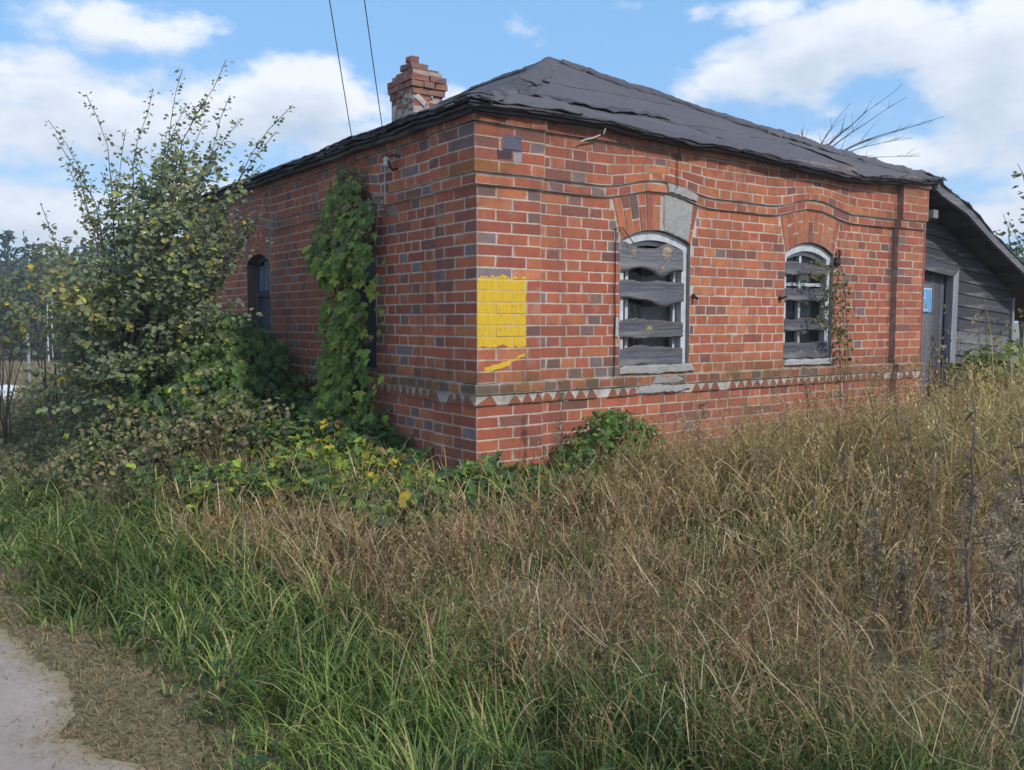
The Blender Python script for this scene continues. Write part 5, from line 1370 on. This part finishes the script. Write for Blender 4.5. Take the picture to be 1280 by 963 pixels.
# thin bushes farther left
def bush(name, label, cat, cen, rad, n, sz, cols, wts, tm=OV, group=None, stems=7, stemcol=(.13, .10, .08), k=120, hollow=.3, keep=None):
    cen = np.array(cen, float); zb = gz(cen[0], cen[1]); B = thing(name, label, cat, (cen[0], cen[1], zb), group)
    P = cen+rand_dir(n)*(U(hollow, 1, n)**.5)[:, None]*np.array(rad); off = cen*1.7
    P += .18*np.array([[mnoise.noise(Vector(p*2.3+3)), mnoise.noise(Vector(p*2.3+9)), mnoise.noise(Vector(p*2.3+17))] for p in P])*np.array(rad)*2
    hole = np.array([mnoise.noise(Vector((p-cen)/np.array(rad)*2.2+off)) for p in P]) < -.12; P = P[~hole | (rng.random(n) < .15)]; P = P[P[:, 2] > zb-.02]
    if keep is not None: P = P[keep(P)]
    n = len(P); out = (P-cen)/np.array(rad)
    leafset(B, tm, P, out+.8*rand_dir(n)+np.array([-.2, -.3, .5]), out*.4+np.array([0, 0, -.5])+.7*rand_dir(n), U(sz[0], sz[1], n), pal(n, cols, wts), k=k)
    for j in range(stems):
        q = P[rng.integers(n)]; m = MB(); b = Vector((cen[0]+random.uniform(-.1, .1), cen[1]+random.uniform(-.1, .1), zb-.03)); m.tube(curve_branch(b, Vector(q), .25, 7, .12, j+cen[0]), [.012, .010, .009, .007, .005, .004, .002], 5, stemcol); m.build('stem', M_BARK, B)
    return B
OLV = [(.16, .19, .10), (.20, .22, .11), (.12, .145, .08), (.28, .28, .11), YE, (.25, .17, .08)]
bush('bush', 'thin yellowing bush at the left edge before the distant forest', 'bush', at(70, 370, 9.6), (.7, .9, .5), 700, (.05, .085), OLV, [4, 4, 3, 2, .5, .5], group=None, stems=12)
bush('bush', 'olive green bush just left of the tall shrub', 'bush', at(135, 400, 8.6), (.5, .7, .55), 1000, (.045, .075), OLV, [4, 4, 3, 2, .25, .4], stems=12)
bush('bush', 'sparse low bush at the far left edge of the view', 'bush', at(-5, 400, 9.2), (.5, .7, .42), 450, (.045, .08), OLV, [4, 4, 3, 2, .3, .4], stems=9)
# dark herb thicket at the foot of the shrubs
vb = VB()
x, y = pts_in(-2.45, -.4, 1.1, 8.5, 26000, lambda x, y: (x < -.75+.15*vnoise(x, y, 1.5, 30)) & (x > -2.25+.2*vnoise(x, y, 1.2, 31)) & (y > 1.5+.5*vnoise(x, y, 1., 32)-.4*(x+1)), mar=1.5); n = len(x)
hm = .22+.34*sstv((x+2.3)/.8)+.18*vnoise(x, y, 1.4, 33); zz = gzv(x, y)+np.clip(hm, .08, 1)*np.sqrt(U(.05, 1, n))
c = pal(n, [(.17, .20, .085), (.22, .25, .10), (.12, .14, .075), (.25, .19, .13), (.34, .33, .11), (.38, .28, .17), YE], [4, 3, 3, 3, 1.6, 1.6, .12])
leaves(vb, OV, np.stack([x, y, zz], 1), rand_dir(n)+np.array([-.4, -.5, .7]), rand_dir(n)+np.array([-.1, -.1, -.2]), U(.025, .06, n), c)
n = 3500; x, y = pts_in(-2.35, -.8, 1.4, 8.5, n*2, lambda x, y: (x > -2.2+.2*vnoise(x, y, 1.2, 31)) & (x < -1.1), mar=1.5); n = len(x); c = pal(n, [(.17, .11, .08), (.25, .17, .10), (.12, .085, .06), (.33, .25, .14)], [3, 3, 3, 1.4])
V, Q, T, C, tip, d = ribbons(np.stack([x, y, gzv(x, y)], 1), U(.2, .6, n)*(.5+.6*sstv((x+2.3)/.8)), U(.003, .006, n)*1.4, U(0, 6.3, n), U(0, .5, n), U(0, .9, n), 4, c, c*1.1); vb.add(V, Q, T, C)
o = vb.build('herb_thicket', M_LEAF); tag(o, 'dark brown green thicket of herbs and dead stems below the shrubs', 'weeds', kind='stuff')
# small bush at the front wall
bush('leafy_bush', 'small bright green bush growing at the foot of the front wall', 'bush', (.93, -.30, .62), (.46, .26, .30), 1500, (.035, .07), [(.11, .20, .045), (.15, .26, .05), (.08, .14, .04), (.22, .28, .07)], [4, 3, 2.5, .6], tm=LO, stems=8, k=200, keep=lambda P: P[:, 1] < -.05)
bush('leafy_bush', 'yellow green broad leaved plant at the foot of the plank shed', 'bush', tuple(at(1250, 470, 9.6)), (.75, .45, .35), 900, (.06, .12), [(.15, .20, .05), (.25, .27, .06), (.10, .14, .045), (.38, .36, .07)], [3, 3, 2, 1], tm=OV, stems=9, k=200)
# vine hanging over the second window
HV = thing('hanging_vine', 'thin straggly vine climbing over the farther front window', 'vine', (3.85, -.06, .35))
P_, Nn, Tt, Ss = [], [], [], []
paths = [[(3.95, -.10, .5), (3.93, -.10, 1.1), (3.86, -.12, 1.5), (3.78, -.10, 1.9), (3.55, -.10, 1.98), (3.40, -.09, 2.0)], [(3.9, -.09, .5), (3.84, -.11, 1.2), (3.72, -.12, 1.55), (3.6, -.12, 1.78), (3.5, -.11, 1.9), (3.42, -.1, 1.86)],
         [(4.0, -.08, .6), (3.97, -.1, 1.2), (3.92, -.1, 1.6), (3.88, -.1, 1.85)], [(3.86, -.12, 1.3), (3.7, -.13, 1.42), (3.5, -.12, 1.46), (3.38, -.12, 1.52)], [(3.6, -.12, 1.95), (3.55, -.13, 1.7), (3.53, -.13, 1.5)]]
for i, pth in enumerate(paths):
    pth = [Vector(p)+Vector((0, 0, 0)) for p in pth]; m = MB(); m.tube(pth, .0045, 4, (.22, .18, .11)); m.build('stem', M_BARK, HV); shoot(pth, .2, 85, .025, .055, .06)
P = np.array(P_); n = len(P); P[:, 1] = np.minimum(P[:, 1], -.045)
leafset(HV, OV, P, np.array(Nn), np.array(Tt), np.array(Ss), pal(n, [(.12, .13, .04), (.20, .19, .06), (.27, .22, .09), (.08, .10, .035)], [3, 3, 2.4, 2]), k=150)
# vine in the doorway
DV = thing('hanging_vine', 'brownish vine tangled across the shed door', 'vine', (6.0, .2, .35))
P_, Nn, Tt, Ss = [], [], [], []
for i in range(6):
    b = at(1152+i*6, 500, 9.75); e = at(1156+i*5, 370+i*22, 9.7); pth = curve_branch(b, e, .1, 8, .2, i); m = MB(); m.tube(pth, .005, 4, (.20, .16, .11)); m.build('stem', M_BARK, DV); shoot(pth, .1, 45, .03, .06, .08)
for i in range(4):
    b = at(1225+i*9, 470, 10.1); e = at(1222+i*10, 375+i*12, 10.3); pth = curve_branch(b, e, .1, 8, .2, i+9); m = MB(); m.tube(pth, .005, 4, (.20, .17, .10)); m.build('stem', M_BARK, DV); shoot(pth, .1, 55, .03, .06, .1)
P = np.array(P_); n = len(P); leafset(DV, OV, P, np.array(Nn), np.array(Tt), np.array(Ss), pal(n, [(.14, .12, .06), (.22, .18, .10), (.10, .11, .04), (.18, .19, .05)], [3, 3, 2, 2]), k=120)

# ------------------------------------------------------------------ tall dry weeds in the dry grass on the right
def weed(px, top, bot, Y, r, label, kind, lean=0, fl=1., seed=0):
    random.seed(900+seed); p1 = at(px+lean, top, Y); p0 = at(px, bot, Y); p0.z = gz(p0.x, p0.y)-.02
    Wd = thing('dry_weed', label, 'weed', p0, 'tall dry weeds standing in the dry grass')
    pts = curve_branch(p0, p1, .28, 14, .16, seed); m = MB(); m.tube(pts, [r*(1-.75*i/13) for i in range(14)], 6, (.20, .155, .125)); m.build('stem', M_BARK, Wd)
    tuft = VB(); L = (p1-p0).length
    for k in range(kind):
        t_ = random.uniform(.35, .97); p, d = sample(pts, t_); a = random.random()*6.3; ln = random.uniform(.12, .34)*L*.6*(1.2-t_)
        q = p+Vector((math.cos(a), math.sin(a), 1.1)).normalized()*ln; tw_ = curve_branch(p, q, .1, 5, .15, k); m = MB(); m.tube(tw_, [r*.4, r*.35, r*.3, r*.22, r*.15], 4, (.19, .15, .125)); m.build('branch', M_BARK, Wd)
        nn = int(60*fl)
        if nn:
            s_ = np.array([list(sample(tw_, random.uniform(.35, 1))[0]) for _ in range(nn)])+rand_dir(nn)*.012
            leaves(tuft, NA, s_, rand_dir(nn), rand_dir(nn)+np.array([0, 0, .6]), U(.010, .024, nn), pal(nn, [(.40, .32, .22), (.48, .40, .29), (.28, .20, .13)], [3, 2, 2]))
    nn = 46; s_ = np.array([list(sample(pts, random.uniform(.25, 1))[0]) for _ in range(nn)]); leaves(tuft, NA, s_, rand_dir(nn), rand_dir(nn)+np.array([0, 0, -.5]), U(.02, .06, nn), pal(nn, [(.25, .19, .13), (.18, .13, .10)], [1, 1]))
    o = tuft.build('seed_heads', M_DRY, Wd); o['kind'] = 'stuff'
weed(1208, 488, 900, 2.9, .0075, 'thickest dry weed, standing nearest the right edge of the track side grass', 6, 6, .1, 1)
weed(1140, 520, 800, 3.6, .0045, 'slim dark dry weed with bare twigs left of the thickest weed', 5, -12, .3, 2)
weed(1165, 540, 790, 3.9, .004, 'thin dry weed behind the slim dark one', 4, -2, .3, 3)
weed(1262, 560, 880, 2.7, .006, 'grey fluffy seeded weed at the right edge', 14, 24, 1.5, 4)
weed(1120, 690, 880, 3.2, .004, 'low fluffy grey seed head in the dry grass', 9, 12, 1.2, 5)
weed(1050, 560, 760, 4.6, .0035, 'thin brown dry weed below the right pilaster', 7, 6, .8, 6)
weed(955, 560, 760, 4.6, .0035, 'thin brown dry weed below the farther window', 7, -6, .8, 7)
weed(1090, 470, 640, 7.2, .005, 'dry weed close to the wall beside the right pilaster', 9, 4, 1.2, 8)
weed(1010, 455, 600, 7.0, .005, 'dry weed close to the wall below the farther window', 10, -4, 1.2, 9)
weed(700, 470, 640, 5.9, .004, 'feathery brown weed standing at the front wall near the corner', 8, 4, .8, 10)
weed(870, 500, 700, 5.4, .0035, 'thin dry weed between the two front windows', 7, 5, .8, 11)
weed(1240, 560, 820, 3.3, .005, 'branched dry weed between the thickest one and the right edge', 8, 14, 1., 12)
for k_, (px, top, bot, Y, ln) in enumerate([(1235, 640, 940, 2.45, 8), (1278, 600, 930, 2.3, -10), (1180, 700, 940, 2.6, -8), (1090, 640, 860, 3.1, 5), (1300, 520, 900, 2.9, -20), (1195, 600, 850, 3.3, 14)]):
    weed(px, top, bot, Y, (.0045, .005, .0035, .003, .005, .0035)[k_], ('short grey-brown weed at the bottom right, right of the thickest weed', 'brown weed cut by the right edge near the bottom', 'low grey weed just left of the thickest weed, lowest of all', 'thin brown weed left of the slim dark weed', 'leaning weed entering from the right edge', 'thin weed just behind the thickest one, leaning right')[k_], 10, ln, 1.0, 30+k_)
random.seed(77)

# ------------------------------------------------------------------ far off: forest edge, birches, fence, white sheets
def tree(px, top, Y, wpx, label, cols, wts, n=1500, name='tree', trunkc=(.10, .085, .07), leafs=.30, conic=0., cat='tree', group='trees of the distant forest edge', low=450):
    tp = at(px, top, Y); zb = gz(tp.x, tp.y); h = tp.z-zb; R = wpx/1124*Y
    Tt_ = thing(name, label, cat, (tp.x, tp.y, zb), group); m = MB()
    b = Vector((tp.x, tp.y, zb-.1)); m.tube([b, b+Vector((.1, 0, h*.4)), b+Vector((0, .1, h*.92))], [h*.022, h*.015, h*.004], 6, trunkc); m.build('trunk', M_BARK, Tt_)
    n_ = 26; cc = np.stack([rng.normal(size=n_)*.42*R, rng.normal(size=n_)*.42*R, U(.12, .93, n_)*h], 1); wv = np.interp(cc[:, 2]/h, [0, .35, .7, 1], [.9, 1, .75, .25] if not conic else [1, .8, .4, .05]); cc[:, :2] *= wv[:, None]
    ids = rng.integers(0, n_, n); rad = U(.25, .5, n_)*R*np.clip(wv, .35, 1); P = cc[ids]+rand_dir(n)*(rad[ids]*U(.6, 1, n)**.5)[:, None]*np.array([1, 1, .8])+np.array([tp.x, tp.y, zb]); P = P[P[:, 2] > zb]
    out = P-np.array([tp.x, tp.y, zb+h*.5]); out /= np.linalg.norm(out, axis=1, keepdims=True); n = len(P)
    lum = U(.8, 1.25, n_)[ids[:n]][:, None]
    vb = VB(); leaves(vb, DI, P, out+.6*rand_dir(n)+np.array([0, 0, .4]), rand_dir(n), U(.7, 1.3, n)*leafs, pal(n, cols, wts)*lum); vb.build('crown', M_LEAF, Tt_)
FC = [(.058, .088, .065), (.075, .105, .068), (.045, .075, .06), (.11, .125, .065)]  # greens shifted to blue-grey, distance haze put into the leaf colour
kinds = ['rounded dark green tree', 'pale olive green tree', 'tall narrow dark tree', 'broad green tree', 'yellowing green tree']
for i, (px, top, Y, wp) in enumerate([(-45, 300, 62, 50), (5, 296, 64, 42), (42, 303, 60, 38), (75, 300, 66, 45), (112, 306, 60, 40), (150, 302, 66, 50), (190, 305, 62, 45), (232, 300, 66, 50), (275, 306, 62, 50), (320, 300, 70, 50), (20, 345, 54, 34), (85, 360, 53, 34), (145, 352, 54, 40), (-20, 350, 53, 40), (205, 350, 54, 40)]):
    top -= 12
    nm = ['leftmost outside edge', 'at the left edge', 'just right of the left edge', 'above the birches', 'right of the birches', 'behind the olive bush', 'behind the tall shrub', 'behind the right of the tall shrub', 'far behind the leafy bush', 'behind the roof corner', 'front row left', 'front row behind the birches', 'front row right', 'front row outermost', 'front row behind the shrub'][i]
    tree(px, top, Y, wp, kinds[i % 5]+' of the far forest, '+nm, FC, [3, 3, 3, [.3, 1.6, .2, .8, 2.2][i % 5]], 1300, leafs=.34)
for i, (px, top, bot) in enumerate([(61, 395, 452), (67, 400, 452)]):
    a = at(px, bot, 50); zb = gz(a.x, a.y); tr = thing('birch_tree', ['thin white birch trunk at the forest edge, the left one of two', 'thin white birch trunk at the forest edge, the right one of two'][i], 'tree', (a.x, a.y, zb), 'birches at the forest edge')
    m = MB(); m.tube([Vector((a.x, a.y, zb)), Vector((a.x, a.y+.1, zb+2.5)), Vector((a.x+.2, a.y, zb+6))], [.05, .04, .02], 7, (.62, .62, .60)); m.build('trunk', M_WHITE, tr)
    n = 500; P = np.array([a.x, a.y, zb+5.])+rand_dir(n)*U(.2, 1, n)[:, None]*np.array([1.3, 1.3, 1.9]); vb = VB(); leaves(vb, DI, P, rand_dir(n)+np.array([0, 0, .5]), rand_dir(n), U(.15, .3, n), pal(n, [(.10, .13, .05), (.16, .17, .06), YE], [3, 2, .3])); vb.build('crown', M_LEAF, tr)
vb = VB(); n = 24000; ang = U(-.75, .1, n); Yd = U(66, 95, n); X_ = np.tan(ang)*Yd; px_ = CAMX+X_*RIGHT[0]+Yd*HEAD[0]; py_ = CAMY+X_*RIGHT[1]+Yd*HEAD[1]; zb = gzv(px_, py_)
leaves(vb, DI, np.stack([px_, py_, zb+U(0, 9.6, n)*(.86+.09*np.sin(X_*.8)+.05*np.sin(X_*2.3+1))], 1), rand_dir(n), rand_dir(n), U(.6, 1.1, n), pal(n, FC, [3, 3, 3, 1])); o = vb.build('forest', M_LEAF); tag(o, 'dark distant forest behind the field on the left', 'forest', kind='stuff')
# hedge of low growth along the forest foot
vb = VB(); n = 6000; ang = U(-.75, -.15, n); Yd = U(51, 53, n); X_ = np.tan(ang)*Yd; px_ = CAMX+X_*RIGHT[0]+Yd*HEAD[0]; py_ = CAMY+X_*RIGHT[1]+Yd*HEAD[1]
leaves(vb, DI, np.stack([px_, py_, gzv(px_, py_)+U(0, 1.6, n)+.5*vnoise(px_, py_, .4)], 1), rand_dir(n), rand_dir(n), U(.2, .4, n), pal(n, [(.05, .065, .035), (.09, .09, .045)], [2, 1])); o = vb.build('undergrowth', M_LEAF); tag(o, 'low dark scrub along the foot of the distant forest', 'scrub', kind='stuff')
# field stubble
vb = VB(); n = 60000; ang = U(-.62, .05, n); Yd = 9+42*U(0, 1, n)**1.3; X_ = np.tan(ang)*Yd; x = CAMX+X_*RIGHT[0]+Yd*HEAD[0]; y = CAMY+X_*RIGHT[1]+Yd*HEAD[1]
kp = ~((x > -6) & (x < -2.6)) & ~((x > -.3) & (x < 5.4) & (y < 6.8)) & (y > 5); x, y, Yd = x[kp], y[kp], Yd[kp]; n = len(x); c = pal(n, [(.30, .23, .14), (.24, .19, .12), (.17, .16, .08), (.36, .29, .19)], [3, 3, 2, 2])
V, Q, T, C, _, _ = ribbons(np.stack([x, y, gzv(x, y)], 1), U(.12, .4, n), .004*Yd/4, U(0, 6.3, n), U(0, .7, n), U(0, .8, n), 3, c, c*1.1); vb.add(V, Q, T, C); o = vb.build('field_grass', M_DRY); tag(o, 'pale dry grass of the field before the forest', 'grass', kind='stuff')
fp = at(36, 490, 15); zb = gz(fp.x, fp.y); FE = thing('wire_fence', 'thin wire fence with grey posts across the field at the left', 'fence', (fp.x, fp.y, zb))
prev = None
for i, (px, Y) in enumerate([(36, 17), (-60, 17.2), (130, 16.9), (225, 16.8)]):
    a = at(px, 455, Y); zb = gz(a.x, a.y); m = MB(); m.tube([Vector((a.x, a.y, zb-.1)), Vector((a.x, a.y, zb+1.15))], .028, 6, (.30, .33, .36)); m.build('post', M_CABLE, FE)
for hgt_ in (.55, 1.1):
    a, b = at(-60, 455, 17.2), at(225, 455, 16.8); m = MB(); m.tube([Vector((a.x, a.y, gz(a.x, a.y)+hgt_)), Vector(((a.x+b.x)/2, (a.y+b.y)/2, gz(a.x, a.y)+hgt_-.04)), Vector((b.x, b.y, gz(b.x, b.y)+hgt_))], .006, 4, (.2, .2, .21)); m.build('strand', M_CABLE, FE)
for i, (px, py, Y, wd, lb) in enumerate([(5, 492, 14.5, .9, 'white plastic sheet lying in the field at the left edge, nearer one'), (18, 484, 15.8, 1.1, 'white plastic sheet lying in the field at the left edge, farther one')]):
    a = at(px, py, Y); zb = gz(a.x, a.y); m = MB(); vs = []; K = 14
    for j in range(K+1):
        for k in range(K+1):
            u, v = j/K-.5, k/K-.5; vs.append((a.x+u*wd*1.3*RIGHT[0]+v*.7*HEAD[0], a.y+u*wd*1.3*RIGHT[1]+v*.7*HEAD[1], zb+.10+.14*(1-4*u*u)*(1-4*v*v)+.05*mnoise.noise(Vector((u*6, v*6, i)))))
    m.add(vs, [(j*(K+1)+k, (j+1)*(K+1)+k, (j+1)*(K+1)+k+1, j*(K+1)+k+1) for j in range(K) for k in range(K)], (.72, .74, .78)); o = m.build('plastic_sheet', M_WHITE); tag(o, lb, 'plastic sheet', 'white sheets in the field'); md = o.modifiers.new('thickness', 'SOLIDIFY'); md.thickness = .01
a = at(80, 481, 14); m = MB(); vs = []; zb = gz(a.x, a.y)
bm_ = []
for j in range(9):
    for k in range(12):
        th, ph = PI*j/8, 2*PI*k/12; v = Vector((math.sin(th)*math.cos(ph)*.30, math.sin(th)*math.sin(ph)*.24, math.cos(th)*.20)); v *= 1+.3*mnoise.noise(v*5); vs.append(tuple(v+Vector((a.x, a.y, zb+.08))))
m.add(vs, [(j*12+k, (j+1)*12+k, (j+1)*12+(k+1) % 12, j*12+(k+1) % 12) for j in range(8) for k in range(12)], (.40, .32, .24)); o = m.build('stone', M_STONE, None, True); tag(o, 'pale tan stone lying in the field left of the shrubs', 'stone')
# trees at the right behind the shed
def twigtree(label, name, base, tips_, leafn, cat='tree', r=.03, col=(.13, .11, .10), cols=None, ls=(.05, .09), hub_=None, upf=.15):
    global P_, Nn, Tt, Ss
    B = thing(name, label, cat, base); P_, Nn, Tt, Ss = [], [], [], []
    hub = Vector(hub_) if hub_ is not None else Vector(base)+Vector((0, 0, 1.0)); m = MB(); m.tube([Vector(base), hub], [r*1.3, r], 6, col); m.build('trunk', M_BARK, B)
    for i, tp in enumerate(tips_):
        pts = curve_branch(hub, tp, upf, 12, .10, i*2.3); m = MB(); m.tube(pts, [max(.004, r*(1-j/11)) for j in range(12)], 5, col); m.build('branch', M_BARK, B)
        if leafn: shoot(pts, .35, leafn, ls[0], ls[1], .12)
        for k in range(7):
            t_ = random.uniform(.4, .95); p, d = sample(pts, t_); q = p+(d+Vector((random.uniform(-1, 1), random.uniform(-1, 1), random.uniform(-.1, .7)))*.8).normalized()*random.uniform(.25, .8)*(1.2-t_)
            tw_ = curve_branch(p, q, .08, 6, .12, k+i); m = MB(); m.tube(tw_, [r*.28, r*.25, r*.2, r*.16, r*.12, r*.08], 4, col); m.build('twig', M_BARK, B)
            if leafn: shoot(tw_, .1, leafn*1.3, ls[0], ls[1], .10)
    if leafn:
        P = np.array(P_); n = len(P); leafset(B, OV, P, np.array(Nn), np.array(Tt), np.array(Ss), pal(n, cols or OLV[:4], [3, 3, 3, 1]), k=60)
b = at(1275, 470, 14.5); b.z = gz(b.x, b.y)
twigtree('leafy young tree rising behind the right end of the shed roof', 'young_tree', b, [at(1254, 268, 14), at(1268, 290, 14), at(1290, 250, 14.5), at(1245, 292, 14.6), at(1300, 280, 14.4), at(1262, 310, 14)], 26, ls=(.07, .12))
b = at(1330, 500, 12); b.z = gz(b.x, b.y)
twigtree('tree at the right edge with one leafy twig reaching into view', 'young_tree', b, [at(1272, 205, 12), at(1320, 180, 12), at(1345, 230, 12.3), at(1278, 215, 12.2)], 22, ls=(.07, .12))
b = at(1010, 480, 19); b.z = gz(b.x, b.y)
twigtree('bare dead tree whose thin branches show above the roof ridge', 'dead_tree', b, [at(1128, 105, 17), at(1180, 146, 17), at(1140, 172, 17.2), at(1003, 165, 17), at(1135, 122, 17.2), at(1085, 140, 17.6), at(1150, 195, 16.8), at(1165, 152, 17), at(1060, 130, 17.5)], 0, r=.022, col=(.10, .085, .085), hub_=at(1008, 215, 17), upf=.10)
bush('bush', 'dark scrub behind the right corner of the shed', 'bush', tuple(at(1300, 400, 14)), (.9, 1.2, 1.3), 1100, (.06, .11), OLV[:4], [3, 3, 3, 1], stems=10, k=40)
# leafy sprig by the upper left wall
print('tris about', sum(len(o.data.polygons) for o in SC.objects if o.type == 'MESH'))
# ------------------------------------------------------------------ the thin autumn haze over the field
m, t, p, o = newmat('haze_air'); t.nodes.remove(p)
pv = N(t, 'ShaderNodeVolumePrincipled'); pv.inputs['Color'].default_value = (.86, .92, 1, 1); pv.inputs['Density'].default_value = .0019; pv.inputs['Anisotropy'].default_value = .3
t.links.new(pv.outputs[0], o.inputs['Volume'])
mb = MB(); mb.box((-130, -40, -3.0), (150, 150, 13.5)); hz_ = mb.build('haze', m); hz_['kind'] = 'stuff'; tag(hz_, 'thin pale haze in the air over the field and forest', 'haze', kind='stuff')
SC.cycles.volume_bounces = 0
